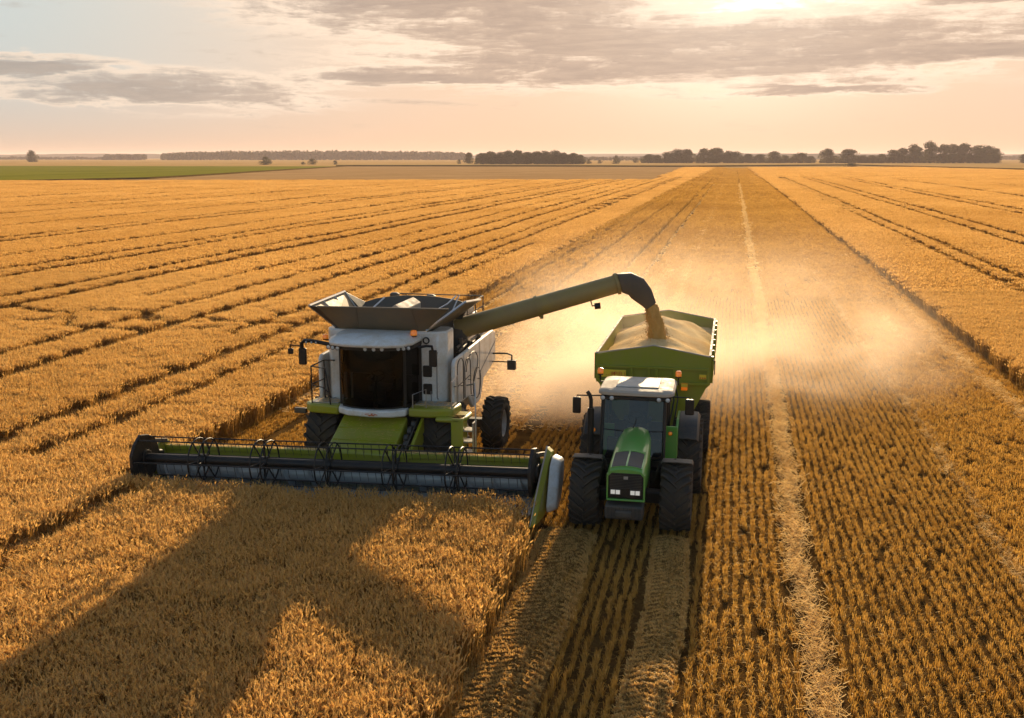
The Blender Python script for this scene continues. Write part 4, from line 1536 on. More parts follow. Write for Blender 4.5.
# vents on the bonnet top, set 4 mm proud, with a light frame
def on_hood(u, v, lift):
    i = v * (len(secs) - 1)
    a, f = int(min(i, len(secs) - 2)), i - int(min(i, len(secs) - 2))
    p = u * 8
    c, g = int(min(p, 7)), p - int(min(p, 7))
    q = lambda s: Vector(s[c]).lerp(Vector(s[c + 1]), g)
    return q(secs[a]).lerp(q(secs[a + 1]), f) + Vector((0, 0, lift))
for ua, ub in ((.27, .485), (.515, .73)):
    b = MB()
    b.sheet([[on_hood(ua + (ub - ua) * i / 6, .17 + .30 * j / 6, .006) for i in range(7)] for j in range(7)], .004)
    b.build('vent', 'dark_grey', hood)
b = MB()
for ua, ub, va, vb in ((.25, .75, .145, .165), (.25, .75, .475, .50), (.25, .268, .165, .475), (.732, .75, .165, .475), (.487, .513, .165, .475)):
    b.sheet([[on_hood(ua + (ub - ua) * i / 6, va + (vb - va) * j / 4, .006) for i in range(7)] for j in range(5)], .012)
b.build('vent_frame', 'tractor_green', hood)
b = MB()
b.prism([(-2.32, .98), (-2.33, 1.45), (-2.26, 1.53), (-1.66, 1.53), (-1.59, 1.45), (-1.60, .98)], 'y', 20.97, 21.1)
gr = b.build('grille', 'black_paint', TR, bevel=.02)
b = MB()
for i in range(9):
    z = 1.20 + i * .033
    b.box(-2.29, -1.63, 20.955, 20.97, z, z + .012)
b.build('slat', 'dark_grey', gr)
b = MB()
b.box(-2.36, -2.325, 20.95, 21.1, .97, 1.5)
b.box(-1.595, -1.56, 20.95, 21.1, .97, 1.5)
b.box(-2.36, -1.56, 20.96, 21.1, .925, .965)
b.build('grille_surround', 'tractor_green', TR, bevel=.012)
b = MB()
b.prism([(-2.005, 1.405), (-1.915, 1.405), (-1.915, 1.465), (-2.005, 1.465)], 'y', 20.94, 20.953)
b.build('badge', 'rim_yellow', gr)
for x in (-2.17, -1.76):
    b = MB()
    b.box(x - .115, x + .115, 20.94, 21.0, 1.065, 1.185)
    o = b.build('headlight', 'dark_grey', TR, bevel=.012)
    b = MB()
    for s in (-1, 1):
        b.box(x + s * .052 - .044, x + s * .052 + .044, 20.928, 20.938, 1.08, 1.17)
    b.build('lens', 'headlight_glass', o, bevel=.004)
b = MB()
b.box(-2.38, -1.58, 20.82, 21.2, .56, .86)
b.box(-2.15, -1.8, 20.74, 20.83, .62, .78)
wt = b.build('front_weight', 'dark_grey', TR, bevel=.05, seg=3)
b = MB()
for i in range(1, 10):
    x = -2.38 + i * .08
    b.box(x - .004, x + .004, 20.812, 20.82, .58, .84)
b.build('weight_joint', 'black_paint', wt)
# front mudguards
for cx in (-.96, -2.90):
    b = MB()
    rows = []
    for i in range(9):
        a = math.radians(80 + i * 10)
        rows.append([(cx + dx, 22.05 - (.80 - dz) * math.cos(a), .74 + (.80 - dz) * math.sin(a)) for dx, dz in ((-.34, .05), (-.31, .0), (0, -.01), (.31, 0), (.34, .05))])
    b.sheet(rows, .02, (0, 0, 1))
    b.build('mudguard', 'dark_grey', TR, smooth=True)
b = MB()
for s in (-1, 1):
    b.tube([(-1.93 + s * .45, 22.05, 1.0), (-1.93 + s * .6, 22.1, 1.45), (-1.93 + s * .95, 22.1, 1.56)], .03, 6)
b.build('mudguard_bracket', 'black_paint', TR, smooth=True)
# rear mudguards
for cx, s in ((-.84, 1), (-3.02, -1)):
    b = MB()
    rows = []
    for i in range(13):
        a = math.radians(36 + i * 10)
        R = 1.03
        x0, x1 = cx - s * .20, cx + s * .27
        rows.append([(x0, 24.75 - (R - .0) * math.cos(a), .92 + R * math.sin(a)), (cx, 24.75 - R * math.cos(a), .92 + (R + .02) * math.sin(a)), (x1 - s * .05, 24.75 - R * math.cos(a), .92 + R * math.sin(a)), (x1, 24.75 - (R - .09) * math.cos(a), .92 + (R - .09) * math.sin(a))])
    b.sheet(rows, .025, (0, 0, 1))
    b.build('rear_mudguard', 'dark_grey', TR, smooth=True)
    b = MB()
    xi = cx - s * .24
    b.prism([(23.85, 1.05), (23.85, 1.75), (24.2, 1.93), (25.1, 1.93), (25.3, 1.2)], 'x', xi - .03, xi + .03)
    b.build('side_body', 'tractor_green', TR, bevel=.015)
    b = MB()
    b.prism([(xi - .26, 1.05), (xi + .02, 1.05), (xi + .02, 1.84), (xi - .26, 1.84)] if s > 0 else [(xi - .02, 1.05), (xi + .26, 1.05), (xi + .26, 1.84), (xi - .02, 1.84)], 'y', 23.82, 23.9)
    b.build('fender_skirt', 'tractor_green', TR, bevel=.015)
lamp(TR, -1.21, 23.62, 1.73, .05, 'indicator', 'amber_lens')
lamp(TR, -2.98, 23.62, 1.73, .05, 'indicator', 'amber_lens')
# cab
CT = empty('cab', (-2.0, 24.0, 1.2), TR)
cl, cr, yf, yb, zb, zt = -2.74, -1.33, 23.3, 24.85, 1.22, 2.66
b = MB()
b.sheet([[(cl + .04 + (cr - cl - .08) * i / 8 - (0.0 if v else -.0), yf - .22 + .32 * v - .08 * math.sin(math.pi * i / 8), zb + (zt - zb) * v) for i in range(9)] for v in (0, .5, 1)])
b.build('windscreen', 'tractor_glass', CT, recalc=False, smooth=True)
for x in (cl, cr):
    b = MB()
    b.sheet([[(x, (yf - .2 + .31 * v) * (1 - i) + yb * i, zb + (zt - zb) * v) for i in (0, 1)] for v in (0, 1)])
    b.build('side_window', 'tractor_glass', CT, recalc=False)
b = MB()
b.sheet([[(x, yb, 1.7 + (zt - 1.7) * v) for x in (cl, cr)] for v in (0, 1)])
b.build('rear_window', 'tractor_glass', CT, recalc=False)
for x in (cl, cr):
    for y in (yf - .2, 24.2, yb):
        b = MB()
        b.tube([(x, y, zb - .1), (x, y + (.31 if y < 24 else 0), zt + .02)], .045, 8)
        b.build('pillar', 'black_paint', CT, bevel=.01)
b = MB()
b.box(cl, cr, yf - .26, yf - .14, zb - .14, zb)
b.box(cl, cr, yf + .0, yf + .05, zt - .06, zt + .02)
b.tube([(cl + .02, yf - .09, 1.87), (cl + .5, yf - .17, 1.86), (cr - .5, yf - .17, 1.86), (cr - .02, yf - .09, 1.87)], .012, 6)
b.build('window_frame', 'black_paint', CT)
b = MB()
b.box(cl + .05, cr - .05, yf + .1, yb - .02, zb - .1, zb - .02)
b.box(cl + .05, cr - .05, yb - .06, yb - .02, zb, 1.7)
b.box(cl + .1, cr - .1, yf + .08, yf + .24, zb, 1.62)
b.build('dashboard', 'seat_cloth', CT, bevel=.02)
seat(CT, -2.03, 24.4, 1.55, .5)
steering(CT, -2.03, 23.85, 2.0)
b = MB()
b.tube([(-2.3, yf - .32, 1.32), (-2.1, yf - .23, 1.75), (-1.95, yf - .13, 2.15)], .012, 5)
b.build('wiper', 'black_paint', CT)
# roof, rounded slab
def roof_ring(k, z):
    x0, x1, y0, y1 = -2.84 + k, -1.13 - k, 23.12 + k, 24.72 - k
    r = .22
    out = []
    for cx, cyy, a0 in ((x1 - r, y0 + r, -90), (x1 - r, y1 - r, 0), (x0 + r, y1 - r, 90), (x0 + r, y0 + r, 180)):
        for i in range(5):
            a = math.radians(a0 + 90 * i / 4)
            out.append((cx + r * math.cos(a), cyy + r * math.sin(a), z + .02 * math.sin((cyy - 23) * 1.2)))
    return out
rg = [roof_ring(.06, 2.645), roof_ring(0.0, 2.68), roof_ring(0.0, 2.74), roof_ring(.04, 2.785), roof_ring(.18, 2.80)]
b = MB()
m = 20
b.add([p for r in rg for p in r], [(i * m + j, i * m + (j + 1) % m, (i + 1) * m + (j + 1) % m, (i + 1) * m + j) for i in range(4) for j in range(m)] + [tuple(range(m))[::-1], tuple(range(4 * m, 5 * m))])
rf = b.build('roof', 'roof_cream', CT, smooth=True)
b = MB()
b.box(-2.46, -1.49, 23.42, 24.45, 2.816, 2.84)
b.build('roof_hatch', 'hatch_white', rf, bevel=.02)
b = MB()
b.box(-2.78, -1.18, 23.14, 23.4, 2.58, 2.655)
b.build('lamp_panel', 'black_paint', CT, bevel=.015)
for x in (-2.72, -2.52, -1.46, -1.26):
    lamp(CT, x, 23.13, 2.62, .055)
for x in (-2.99, -1.12):
    b = MB()
    b.tube([(x + (.18 if x < -2 else -.1), 24.85, 2.62), (x, 24.87, 2.62), (x, 24.87, 2.8)], .02, 6)
    st = b.build('beacon_stalk', 'black_paint', CT, smooth=True)
    beacon(CT, x, 24.87, 2.79, .17, .075)
mirror(CT, -3.33, 23.2, 2.2, 2.58, .19, .09, [(-2.75, 23.35, 2.62), (-3.0, 23.28, 2.62), (-3.33, 23.25, 2.62), (-3.33, 23.25, 2.54)], .016)
mirror(CT, -.78, 23.2, 2.28, 2.64, .20, .09, [(-1.3, 23.35, 2.66), (-.95, 23.28, 2.67), (-.78, 23.25, 2.67), (-.78, 23.25, 2.6)], .016)
b = MB()
b.tube([(-2.99, 23.15, 1.1), (-2.99, 23.15, 2.36)], .075, 14)
b.build('exhaust_guard', 'black_paint', TR, smooth=True)
b = MB()
b.tube([(-2.99, 23.15, 2.3), (-2.99, 23.15, 2.55), (-3.02, 23.15, 2.66), (-3.08, 23.15, 2.74)], .045, 12)
b.build('exhaust_pipe', 'black_paint', TR, smooth=True)
b = MB()
b.tube([(-2.5, 23.2, 1.2), (-2.99, 23.15, 1.2)], .05, 8)
b.build('exhaust_elbow', 'black_paint', TR)
for s, x0, x1 in ((1, -1.55, -1.12), (-1, -2.8, -2.35)):
    b = MB()
    b.box(x0, x1, 23.0, 23.8, .55, 1.0)
    for z in (.5, .8, 1.05):
        b.box(x0 + (.2 if s > 0 else -.1), x1 + (.1 if s > 0 else -.2), 23.45, 23.72, z, z + .03)
    b.build('fuel_tank', 'black_paint', TR, bevel=.04)

# ------------------------------------------------------------------ grain trailer
TL = empty('grain_trailer', (-1.88, 30.0, 0))
tag(TL, 'green grain trailer heaped with wheat behind the tractor', 'trailer')
x0, x1, y0, y1, zr, zm, pk = -3.36, -.40, 26.9, 33.4, 2.93, 2.22, .25
xm = (x0 + x1) / 2
T = .05
for y, nm in ((y0, 'front_wall'), (y1, 'rear_wall')):
    b = MB()
    b.prism([(x0 + T, zm), (x0 + T, zr), (xm, zr + pk), (x1 - T, zr), (x1 - T, zm), (x1 - .38, 1.55), (x1 - .7, 1.1), (x0 + .7, 1.1), (x0 + .38, 1.55)], 'y', y - T / 2, y + T / 2)
    w = b.build(nm, 'trailer_green', TL, bevel=.008)
    b = MB()
    sg = -1 if y == y0 else 1
    for (xa, za), (xb, zb2) in (((x0, zr), (xm, zr + pk)), ((xm, zr + pk), (x1, zr))):
        b.tube([(xa, y + sg * .02, za + .015), (xb, y + sg * .02, zb2 + .010)], .02, 6)
    b.build('rim_rail', 'roof_cream', w)
    b = MB()
    ys = (y + sg * (T / 2), y + sg * (T / 2 + .07))
    ya, yb2 = min(ys), max(ys)
    b.box(x0 + .02, x1 - .02, ya, yb2, zm - .03, zm + .05)
    b.box(x0 + .04, x1 - .04, ya, yb2, 2.58, 2.64)
    for x in (x0 + .06, -2.42, -1.98, -1.78, -1.32, x1 - .06):
        b.box(x - .035, x + .035, ya, yb2 + .003, zm + .052, 2.578)
    for x in (-2.5, -1.26):
        b.box(x - .04, x + .04, ya, yb2, 1.15, zm - .032)
    b.build('stiffener', 'trailer_green', w, bevel=.008)
for xa, xb, s in ((x0, x0 + T, -1), (x1 - T, x1, 1)):
    b = MB()
    b.box(xa, xb, y0 - T / 2, y1 + T / 2, zm, zr)
    w = b.build('side_wall', 'trailer_green', TL, bevel=.006)
    b = MB()
    b.box(xa - .008, xb + .008, y0 - .03, y1 + .03, zr + .002, zr + .045)
    b.build('rim_rail', 'roof_cream', w, bevel=.012)
    b = MB()
    for k in range(8):
        y = y0 + .2 + k * .87
        xo = xb if s > 0 else xa
        b.box(min(xo, xo + s * .06), max(xo, xo + s * .06), y - .04, y + .04, zm, zr - .01)
    b.build('stiffener', 'trailer_green', w, bevel=.006)
    xo = x1 if s > 0 else x0
    b = MB()
    b.prism([(xo, zm - .002), (xo - s * T, zm - .002), (xo - s * 1.05, 1.1), (xo - s * .98, 1.1)], 'y', y0 + .03, y1 - .03)
    b.build('hopper_side', 'trailer_green', TL)
b = MB()
b.box(x0 + .98, x1 - .98, y0 + .1, y1 - .1, 1.02, 1.098)
b.build('hopper_floor', 'trailer_green', TL)
b = MB()
for x in (-2.35, -1.41):
    b.box(x - .08, x + .08, y0 - .2, y1, .8, 1.018)
b.prism([(-2.43, 26.8), (-1.33, 26.8), (-1.80, 25.45), (-1.96, 25.45)], 'z', .72, .86)
b.tube([(-1.88, 25.6, .78), (-1.88, 25.2, .76)], .06, 8)
for y in (28.45, 30.1):
    b.box(-3.0, -.76, y - .08, y + .08, .48, .66)
    b.box(-2.5, -1.26, y - .3, y + .3, .72, .8)
b.build('chassis', 'dark_grey', TL, bevel=.015)
for y in (28.45, 30.1):
    for cx, s in ((-.70, 1), (-3.06, -1)):
        wheel(TL, cx, y, 0.535, 0.56, 0.28, s, 24, 'rim_grey', lug=.03)
# front plates and reflector
b = MB()
b.box(-3.2, -2.56, 26.785, 26.80, 2.33, 2.53)
pl = b.build('warning_plate', 'plate_yellow', TL, bevel=.004)


def letters(word, x, y, z, h, w, mat, parent, gap=.3, r=.009):
    """block letters out of thin bars, facing -y"""
    G = {'T': 'ah hi be', 'U': '', }
    S = {'L': [((0, 1), (0, 0)), ((0, 0), (1, 0))], 'I': [((.5, 0), (.5, 1))], 'M': [((0, 0), (0, 1)), ((0, 1), (.5, .4)), ((.5, .4), (1, 1)), ((1, 1), (1, 0))],
         'P': [((0, 0), (0, 1)), ((0, 1), (1, 1)), ((1, 1), (1, .5)), ((1, .5), (0, .5))], 'E': [((0, 0), (0, 1)), ((0, 1), (1, 1)), ((0, .5), (.8, .5)), ((0, 0), (1, 0))],
         'U': [((0, 1), (0, 0)), ((0, 0), (1, 0)), ((1, 0), (1, 1))], 'H': [((0, 0), (0, 1)), ((1, 0), (1, 1)), ((0, .5), (1, .5))], 'D': [((0, 0), (0, 1)), ((0, 1), (.8, .85)), ((.8, .85), (.8, .15)), ((.8, .15), (0, 0))],
         '-': [((0, .1), (.7, .1))]}
    b = MB()
    cx = x
    for ch in word:
        for (ax, az), (bx, bz) in S[ch]:
            b.tube([(cx + ax * w, y, z + az * h), (cx + bx * w, y, z + bz * h)], r, 4)
        cx += w * (1 + gap)
    return b.build('lettering', mat, parent)


letters('--IMPIELI', -3.08, 26.782, 2.385, .09, .044, 'plate_red', pl, .32, .0065)
b = MB()
b.box(-.68, -.50, 26.785, 26.80, 2.37, 2.49)
p2_ = b.build('warning_plate', 'plate_yellow', TL, bevel=.004)
b = MB()
for k in range(3):
    b.box(-.665 + k * .055, -.63 + k * .055, 26.778, 26.784, 2.385, 2.42)
b.build('mark', 'plate_red', p2_)
b = MB()
b.box(-1.13, -.97, 26.76, 26.80, 2.06, 2.24)
rfx = b.build('reflector', 'amber_lens', TL, bevel=.01)
b = MB()
b.box(-1.13, -.97, 26.752, 26.759, 2.15, 2.24)
b.build('mark', 'plate_yellow', rfx)
b = MB()
b.box(-.97, -.72, 26.84, 26.86, 1.3, 1.9) if False else None
b.tube([(-.36, 26.92, 2.86), (-.30, 26.9, 2.84), (-.30, 26.9, 2.48)], .014, 6)
b.tube([(-1.28, 26.7, 2.2), (-1.2, 26.72, 1.85), (-1.28, 26.4, 1.2), (-1.6, 25.5, .9)], .02, 6)
b.tube([(-1.35, 26.7, 2.2), (-1.3, 26.7, 1.8), (-1.4, 26.3, 1.15), (-1.7, 25.4, .9)], .02, 6)
b.build('hose', 'black_paint', TL, smooth=True)

# ------------------------------------------------------------------ wheat in the trailer and falling into it
b = MB()
NX, NY = 46, 90
R = random.Random(4)
ph = [(R.uniform(.6, 3.2), R.uniform(.6, 3.2), R.uniform(0, 6.28), R.uniform(.006, .02)) for _ in range(14)]
rows = []
IMP = (-1.88, 28.6)
for j in range(NY + 1):
    yy = y0 + .03 + (y1 - y0 - .06) * j / NY
    r = []
    for i in range(NX + 1):
        u = i / NX
        xx = x0 + T + .003 + (x1 - x0 - 2 * T - .006) * u
        v = j / NY
        dome = (1 - abs(2 * u - 1) ** 1.7)
        endf = min(1, v * 9, (1 - v) * 9)
        z = 2.58 + .46 * dome * (0.55 + .45 * endf) + .02 * endf
        z += sum(a * math.sin(xx * fx * 2 + yy * fy * 1.6 + p) for fx, fy, p, a in ph) * .9
        d = math.hypot(xx - IMP[0], yy - IMP[1])
        z += .09 * math.exp(-(d / .45) ** 2) - .06 * math.exp(-((d - .75) / .25) ** 2)
        # slumped ridges
        z += .035 * max(0, math.sin(yy * 2.1 + 1.4 * math.sin(xx * 2.2))) * dome
        z += R.uniform(-.006, .006)
        r.append((xx, yy, min(z, 2.86 + .4 * dome)))
    rows.append(r)
b.sheet(rows)
gh = b.build('grain_heap', 'grain', smooth=True, recalc=False, origin=(-1.88, 30, 2.4))
tag(gh, 'heap of loose wheat grain filling the green trailer', 'grain')
b = MB()
S0 = SPOUT_END + Vector((0, 0, .02))
G1 = Vector((IMP[0] + .03, IMP[1] - .05, 3.04))
n = 16
vs, fs = [], []
for j in range(n + 1):
    u = j / n
    c = Vector((S0.x + (G1.x - S0.x) * (u ** .8), S0.y + (G1.y - S0.y) * u, S0.z + (G1.z - S0.z) * u))
    rr = .155 + .065 * u + .03 * max(0, u - .8) * 5
    for k in range(18):
        a = 2 * math.pi * k / 18
        q = rr * (1 + .10 * math.sin(3 * a + 5 * u) + .09 * math.sin(5 * a - 9 * u) + R.uniform(-.04, .04))
        vs.append(c + Vector((math.cos(a) * q * 1.05, math.sin(a) * q, 0)))
for j in range(n):
    for k in range(18):
        fs.append((j * 18 + k, j * 18 + (k + 1) % 18, (j + 1) * 18 + (k + 1) % 18, (j + 1) * 18 + k))
b.add(vs, fs)
for _ in range(2400):                                              # loose grains at the edge of the stream
    u = R.random()
    c = S0.lerp(G1, u)
    a = R.uniform(0, 6.28)
    q = (.16 + .10 * u) * R.uniform(.85, 1.0 + 1.1 * u * R.random())
    p = c + Vector((math.cos(a) * q, math.sin(a) * q, R.uniform(-.03, .03)))
    s = R.uniform(.005, .011)
    b.add([p + Vector((0, 0, s * 2)), p + Vector((s, 0, 0)), p + Vector((-s * .5, s, 0)), p + Vector((-s * .5, -s, 0)), p - Vector((0, 0, s * 2))], [(0, 1, 2), (0, 2, 3), (0, 3, 1), (4, 2, 1), (4, 3, 2), (4, 1, 3)])
gs = b.build('grain_stream', 'grain_falling', smooth=True, origin=tuple(G1))
tag(gs, 'golden stream of grain pouring from the spout into the trailer', 'grain stream')
# ------------------------------------------------------------------ trees on the skyline
def crown_mesh(name, h, w, seed, nclump, per, leaf, trunk_h, flat=1.0, mat='far_leaf', blobs=None):
    """leaf-sized faces in clumps spread through the crown's volume"""
    r = np.random.default_rng(seed)
    V, F = [], []
    if blobs is None:
        blobs = []
        for _ in range(nclump):
            u = r.random()
            a = r.uniform(0, 6.283)
            z = trunk_h + (h - trunk_h) * u
            k = math.sin(math.pi * min(1, .22 + u * .78)) ** .6
            d = w * .5 * k * math.sqrt(r.random()) * .95
            blobs.append((math.cos(a) * d, math.sin(a) * d * .8, z, w * r.uniform(.13, .24)))
    for bx, by, bz, br in blobs:
        n = per
        d = r.normal(0, 1, (n, 3))
        d /= np.linalg.norm(d, axis=1)[:, None]
        d *= (br * r.uniform(.35, 1.05, n) ** .6)[:, None]
        for q in d:
            c = np.array((bx, by, bz)) + q * (1, 1, .8)
            if c[2] < trunk_h * .6:
                c[2] = trunk_h * .6 + r.uniform(0, .5)
            e1 = r.normal(0, 1, 3)
            e1 /= np.linalg.norm(e1)
            e2 = np.cross(e1, r.normal(0, 1, 3))
            e2 /= np.linalg.norm(e2)
            s = leaf * r.uniform(.6, 1.3)
            b0 = len(V)
            V += [tuple(c - e1 * s), tuple(c - e2 * s * .6), tuple(c + e1 * s), tuple(c + e2 * s * .6)]
            F.append((b0, b0 + 1, b0 + 2, b0 + 3))
    return raw_mesh(name, V, F, [mat])


def tree_thing(name, loc, h, w, seed, label, group, cat, crown_me=None, trunk_me=None, rz=0.0, sc=(1, 1, 1)):
    t = empty(name, loc)
    tag(t, label, cat, group)
    for nm, me in (('crown', crown_me), ('trunk', trunk_me)):
        o = bpy.data.objects.new(nm, me)
        COL.objects.link(o)
        o.parent = t
    t.rotation_euler = (0, 0, rz)
    t.scale = sc
    return t


def trunk_mesh(h, r0, seed):
    b = MB()
    R = random.Random(seed)
    b.tube([(0, 0, 0), (R.uniform(-.1, .1), 0, h * .3), (R.uniform(-.3, .3), R.uniform(-.3, .3), h * .75)], [r0, r0 * .7, r0 * .3], 8)
    for k in range(6):
        a = k * 1.1
        z = h * (.25 + .07 * k)
        b.tube([(0, 0, z), (math.cos(a) * h * .12, math.sin(a) * h * .12, z + h * .1), (math.cos(a) * h * .24, math.sin(a) * h * .22, z + h * .22)], [r0 * .4, r0 * .25, r0 * .08], 5)
    me = bpy.data.meshes.new('trunk')
    me.from_pydata([tuple(v) for v in b.v], [], b.f)
    me.materials.append(MATS['bark'])
    return me


CROWNS = [crown_mesh('crown', 20, 17, 40 + i, 60, 60, .62, 1.2) for i in range(5)]
SLIM = [crown_mesh('crown', 20, 12, 50 + i, 34, 50, .6, 1.2) for i in range(2)]
BUSH = [crown_mesh('crown', 20, 26, 60 + i, 40, 46, .9, .3) for i in range(3)]
TRUNKS = [trunk_mesh(20, .55, 70 + i) for i in range(3)]
CAMP = Vector((0, 0, 7.97))


def bearing(px, dist):
    """ground point that far out on the bearing whose tangent from the camera axis is (px - 512) / 1050"""
    th, psi = 0.19006, 0.20561
    u = (px - 512) / 1050 * math.cos(th)
    a = -psi + math.atan(u)
    return Vector((math.sin(a) * dist / math.cos(math.atan(u)), math.cos(a) * dist / math.cos(math.atan(u)), 0))


R = random.Random(21)
belt = [(649, 8, 12), (657, 7, 9), (668, 10, 13), (677, 12, 14), (687, 12, 15), (704, 13, 15), (717, 13, 16), (728, 11, 13), (736, 10, 12), (748, 8, 11), (760, 8, 12), (774, 10, 14), (785, 7, 10), (800, 9, 15), (811, 6, 9)]
tall = [(828, 13, 13), (848, 12, 17), (862, 7, 10), (873, 7, 11), (882, 8, 11), (893, 12, 14), (903, 13, 14), (915, 17, 15), (930, 19, 16), (944, 16, 14), (953, 17, 16), (964, 17, 15), (976, 16, 15), (986, 15, 15), (995, 13, 12)]
mid = [(483, 10, 14), (491, 11, 12), (500, 11, 13), (509, 12, 13), (518, 12, 12), (527, 11, 14), (537, 11, 12), (546, 12, 12), (555, 12, 13), (563, 10, 11), (573, 10, 14), (580, 8, 9)]
for lst, D, per, lab, grp in ((belt, 1420, 1.352, 'round tree in the low tree belt straight beyond the tractor', 'trees of the low belt on the skyline'),
                              (tall, 1400, 1.333, 'tall dark tree in the high tree group at the end of the belt', 'trees of the high group on the skyline'),
                              (mid, 1200, 1.143, 'dark tree in the short wood on the skyline behind the combine', 'trees of the short wood on the skyline')):
    for i, (px, hp, wp) in enumerate(lst):
        h, w = hp * per, wp * per
        p = bearing(px, D + R.uniform(-14, 14))
        tree_thing('tree', p, h, w, i, lab, grp, 'tree', CROWNS[i % 5], TRUNKS[i % 3], R.uniform(0, 6.28), (w / 17 * 1.42, w / 17 * 1.3, h / 20 * 1.03))
for px, hp, wp, D, lab, kind in ((32, 11, 9, 1650, 'lone tree standing by itself above the green field', 'tree'), (469, 10, 10, 1290, 'single rounded tree just before the short wood', 'tree'),
                                 (1024, 8, 10, 1400, 'small tree standing past the end of the high tree group', 'tree'), (459, 4, 4, 1230, 'tiny bush in the straw-coloured field before the short wood', 'bush'),
                                 (265, 7, 13, 1120, 'biggest dark bush at the edge of the green field', 'bush'), (312, 5, 9, 1150, 'middle-sized bush between two smaller ones past the green field', 'bush'),
                                 (303, 2.4, 5, 1150, 'low bush next to the middle-sized bush at the field edge', 'bush'), (335, 3.6, 5, 1150, 'small bush standing alone where the green field tapers out', 'bush'),
                                 (616, 7, 8, 1300, 'lone bush in the gap between wood and tree belt', 'bush'), (600, 3, 5, 1350, 'very small bush in the gap beside the short wood', 'bush'), (589, 4, 6, 1300, 'small bush touching the end of the short wood', 'bush'),
                                 (636, 4, 7, 1500, 'low bush at the start of the tree belt', 'bush'), (852, 3, 14, 900, 'low scrubby bush at the field boundary before the high tree group', 'bush')):
    per = D / 1050
    h, w = hp * per, wp * per
    p = bearing(px, D)
    if kind == 'tree':
        tree_thing('tree', p, h, w, px, lab, None, kind, CROWNS[px % 5], TRUNKS[px % 3], px, (w / 17 * 1.1, w / 17 * 1.1, h / 20))
    else:
        t = empty('bush', p)
        tag(t, lab, kind)
        o = bpy.data.objects.new('crown', BUSH[px % 3])
        COL.objects.link(o)
        o.parent = t
        t.scale = (w / 26, w / 26, h / 20)
        t.rotation_euler = (0, 0, px)


# far woods: one mass of crowns each
def wood(name, pxa, pxb, D, hfun, lab, step, leaf, seed, per=20):
    r = np.random.default_rng(seed)
    bl = []
    k = D / 1050
    px = pxa
    org = bearing((pxa + pxb) / 2, D)
    while px < pxb:
        for row in range(2):
            q = bearing(px + r.uniform(-1, 1), D + row * 25) - org
            h = hfun((px - pxa) / (pxb - pxa)) * k * r.uniform(.86, 1.05)
            rad = h * .36
            for zc in (.3, .62):
                bl.append((q.x + r.uniform(-2, 2), q.y, h * zc + r.uniform(-1, 1), rad))
        px += step
    me = crown_mesh(name, 10, 10, seed, 0, per, leaf, .3, blobs=bl)
    o = bpy.data.objects.new(name, me)
    COL.objects.link(o)
    o.location = org
    tag(o, lab, 'wood', kind='stuff')


wood('distant_wood', 163, 466, 2800, lambda u: 7.2 + 2.9 * math.sin(math.pi * min(1, u * 1.0)) ** .5, 'long dark wood along the skyline behind the combine', 1.6, 3.2, 81, 24)
wood('distant_wood', 103, 146, 2900, lambda u: 6.0 * min(1, 6 * u + .5), 'short square-ended dark wood beyond the green field', 1.8, 3.2, 82)
wood('distant_wood', -60, 104, 3300, lambda u: 2.2 + .9 * abs(math.sin(u * 17)), 'thin low line of trees far beyond the green field', 2.2, 3.0, 83, 14)
wood('distant_wood', 585, 660, 2500, lambda u: 3.0 + 1.2 * abs(math.sin(u * 9)), 'thin pale line of trees between the wood and the belt', 2.2, 2.6, 84, 14)
wood('distant_wood', 1000, 1100, 3000, lambda u: 4.0 + 1.0 * abs(math.sin(u * 5)), 'far pale line of trees past the high group', 2.4, 3.0, 85, 14)

wood('undergrowth', 642, 812, 1440, lambda u: 4.6 + 1.6 * abs(math.sin(u * 23)), 'low scrub filling the gaps under the low tree belt', 2.4, 1.4, 86, 20)
wood('undergrowth', 822, 998, 1430, lambda u: 4.5 + 4.5 * min(1, max(0, u - .3) * 4), 'scrub filling the gaps under the high tree group', 2.4, 1.5, 87, 20)
wood('undergrowth', 478, 582, 1225, lambda u: 7 + 2 * abs(math.sin(u * 11)), 'scrub filling the gaps under the short wood', 2.4, 1.3, 88, 20)

# ------------------------------------------------------------------ air: an even haze over the land, and the dust behind the machines
def volume_mat(name, col, dens, aniso):
    m = bpy.data.materials.new(name)
    m.use_nodes = True
    t = NT(m.node_tree)
    for n in list(m.node_tree.nodes):
        if n.type == 'BSDF_PRINCIPLED':
            m.node_tree.nodes.remove(n)
    v = t.n('ShaderNodeVolumePrincipled')
    v.inputs['Color'].default_value = (*col, 1)
    v.inputs['Anisotropy'].default_value = aniso
    v.inputs['Density'].default_value = dens
    t.put(m.node_tree.nodes['Material Output'].inputs['Volume'], v.outputs[0])
    MATS[name] = m
    return m, t, v


volume_mat('haze_air', (0.98, 0.84, 0.86), 0.000085, 0.2)
b = MB()
b.box(-8500, 8500, -150, 11500, -1.0, 46)
o = b.build('haze', 'haze_air')
tag(o, 'thin warm haze over the fields', 'haze', kind='stuff')

m, t, v = volume_mat('dust_air', (0.97, 0.80, 0.64), 0.0, 0.45)
pos = t.n('ShaderNodeNewGeometry').outputs['Position']
x, y, z = t.sep(pos)


def puff(cx, cy, sx, sy, hz, amp):
    u = t.m('POWER', t.m('DIVIDE', t.m('SUBTRACT', x, cx), sx), 2.0)
    w = t.m('POWER', t.m('DIVIDE', t.m('SUBTRACT', y, cy), sy), 2.0)
    q = t.m('POWER', t.m('DIVIDE', z, hz), 1.6)
    return t.m('MULTIPLY', t.m('EXPONENT', t.m('MULTIPLY', t.m('ADD', t.m('ADD', u, w), q), -1.0)), amp)


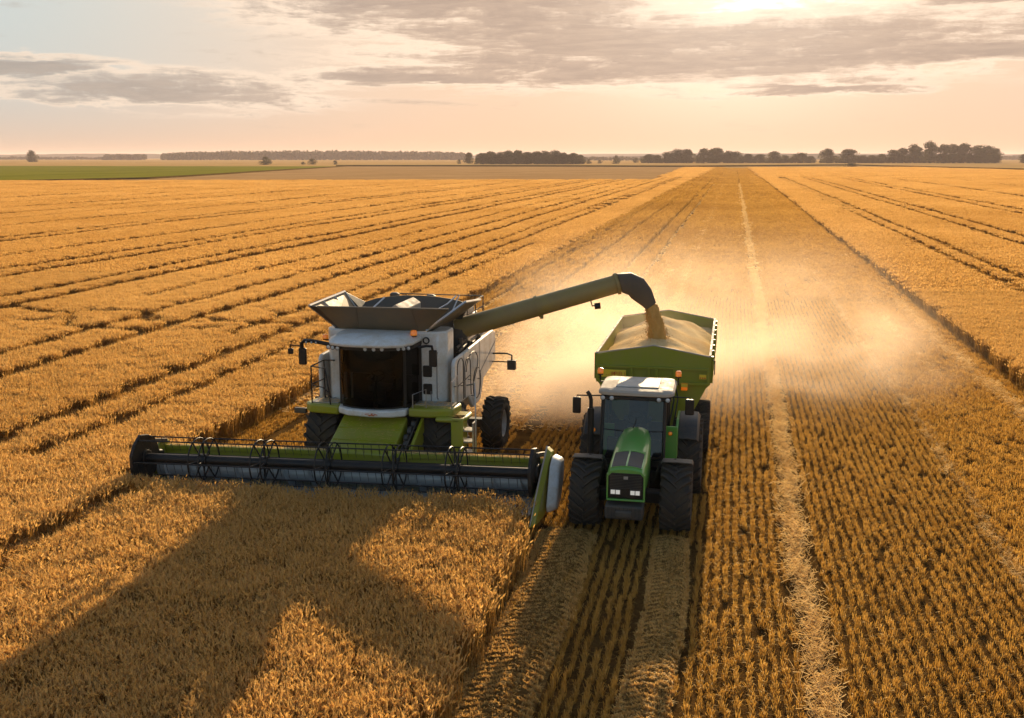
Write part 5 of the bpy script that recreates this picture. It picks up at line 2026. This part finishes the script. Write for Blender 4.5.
PUFFS = [(5, 60, 4.5, 13, 2.0, .014), (4.2, 40, 2.4, 4.5, 1.5, .09), (-4.8, 33.0, 2.2, 3.2, 2.1, .62), (-3.0, 36.0, 2.2, 3.0, 1.9, .22), (-4.0, 40, 3.6, 8.5, 2.2, .10), (-.5, 38, 2.6, 4.5, 2.0, .085), (2.4, 40, 2.6, 5.5, 1.9, .075), (1.0, 54, 6.0, 11, 2.6, .014), (6.6, 46, 2.2, 6.5, 1.2, .06), (-4, 60, 6, 14, 2.6, .012)]
s = None
for a in PUFFS:
    pf = puff(*a)
    s = pf if s is None else t.m('ADD', s, pf)
nz = t.noise(pos, .32, 4, .6, .4)
s = t.m('MULTIPLY', s, t.m('MULTIPLY', t.ramp(nz, .34, .66), 1.5))
fade = t.m('MULTIPLY', t.m('MULTIPLY', t.ramp(x, -9.4, -7.0), t.ramp(x, 9.9, 7.5)), t.m('MULTIPLY', t.ramp(y, 29.1, 30.6), t.ramp(z, 6.4, 4.0)))
t.put(v.inputs['Density'], t.m('MULTIPLY', s, fade))
b = MB()
b.box(-9.5, 10.0, 29.0, 86.0, 0.02, 6.5)
o = b.build('dust_cloud', 'dust_air')
tag(o, 'pale drifting dust cloud behind the combine and the trailer', 'dust', kind='stuff')


# ------------------------------------------------------------------ pieces of one kind become parts of their own
def part_pieces(name):
    for o in [q for q in bpy.data.objects if q.type == 'MESH' and q.name.split('.')[0] == name and q.parent is not None]:
        bm = bmesh.new()
        bm.from_mesh(o.data)
        bm.verts.ensure_lookup_table()
        seen, isl = set(), []
        for v in bm.verts:
            if v.index in seen:
                continue
            st, comp = [v], []
            seen.add(v.index)
            while st:
                a = st.pop()
                comp.append(a.index)
                for e in a.link_edges:
                    w = e.other_vert(a)
                    if w.index not in seen:
                        seen.add(w.index)
                        st.append(w)
            isl.append(set(comp))
        bm.free()
        if not 1 < len(isl) <= 24:
            continue
        src = o.data
        for k, keep in enumerate(isl):
            me = src.copy()
            b2 = bmesh.new()
            b2.from_mesh(me)
            bmesh.ops.delete(b2, geom=[v for v in b2.verts if v.index not in keep], context='VERTS')
            b2.to_mesh(me)
            b2.free()
            if k == 0:
                o.data = me
            else:
                c = o.copy()
                c.data = me
                COL.objects.link(c)
                c.parent = o.parent


for nm in ('panel_seam', 'tread_plate', 'window_frame', 'corner_sheet', 'hose', 'deck_rail', 'grab_rail', 'mudguard_bracket', 'flange', 'reel_arm', 'divider_rod', 'vent_frame', 'auger_flight', 'weld_rib', 'brace', 'handrail', 'railing', 'grille_surround', 'dashboard', 'mark', 'rim_rail'):
    part_pieces(nm)
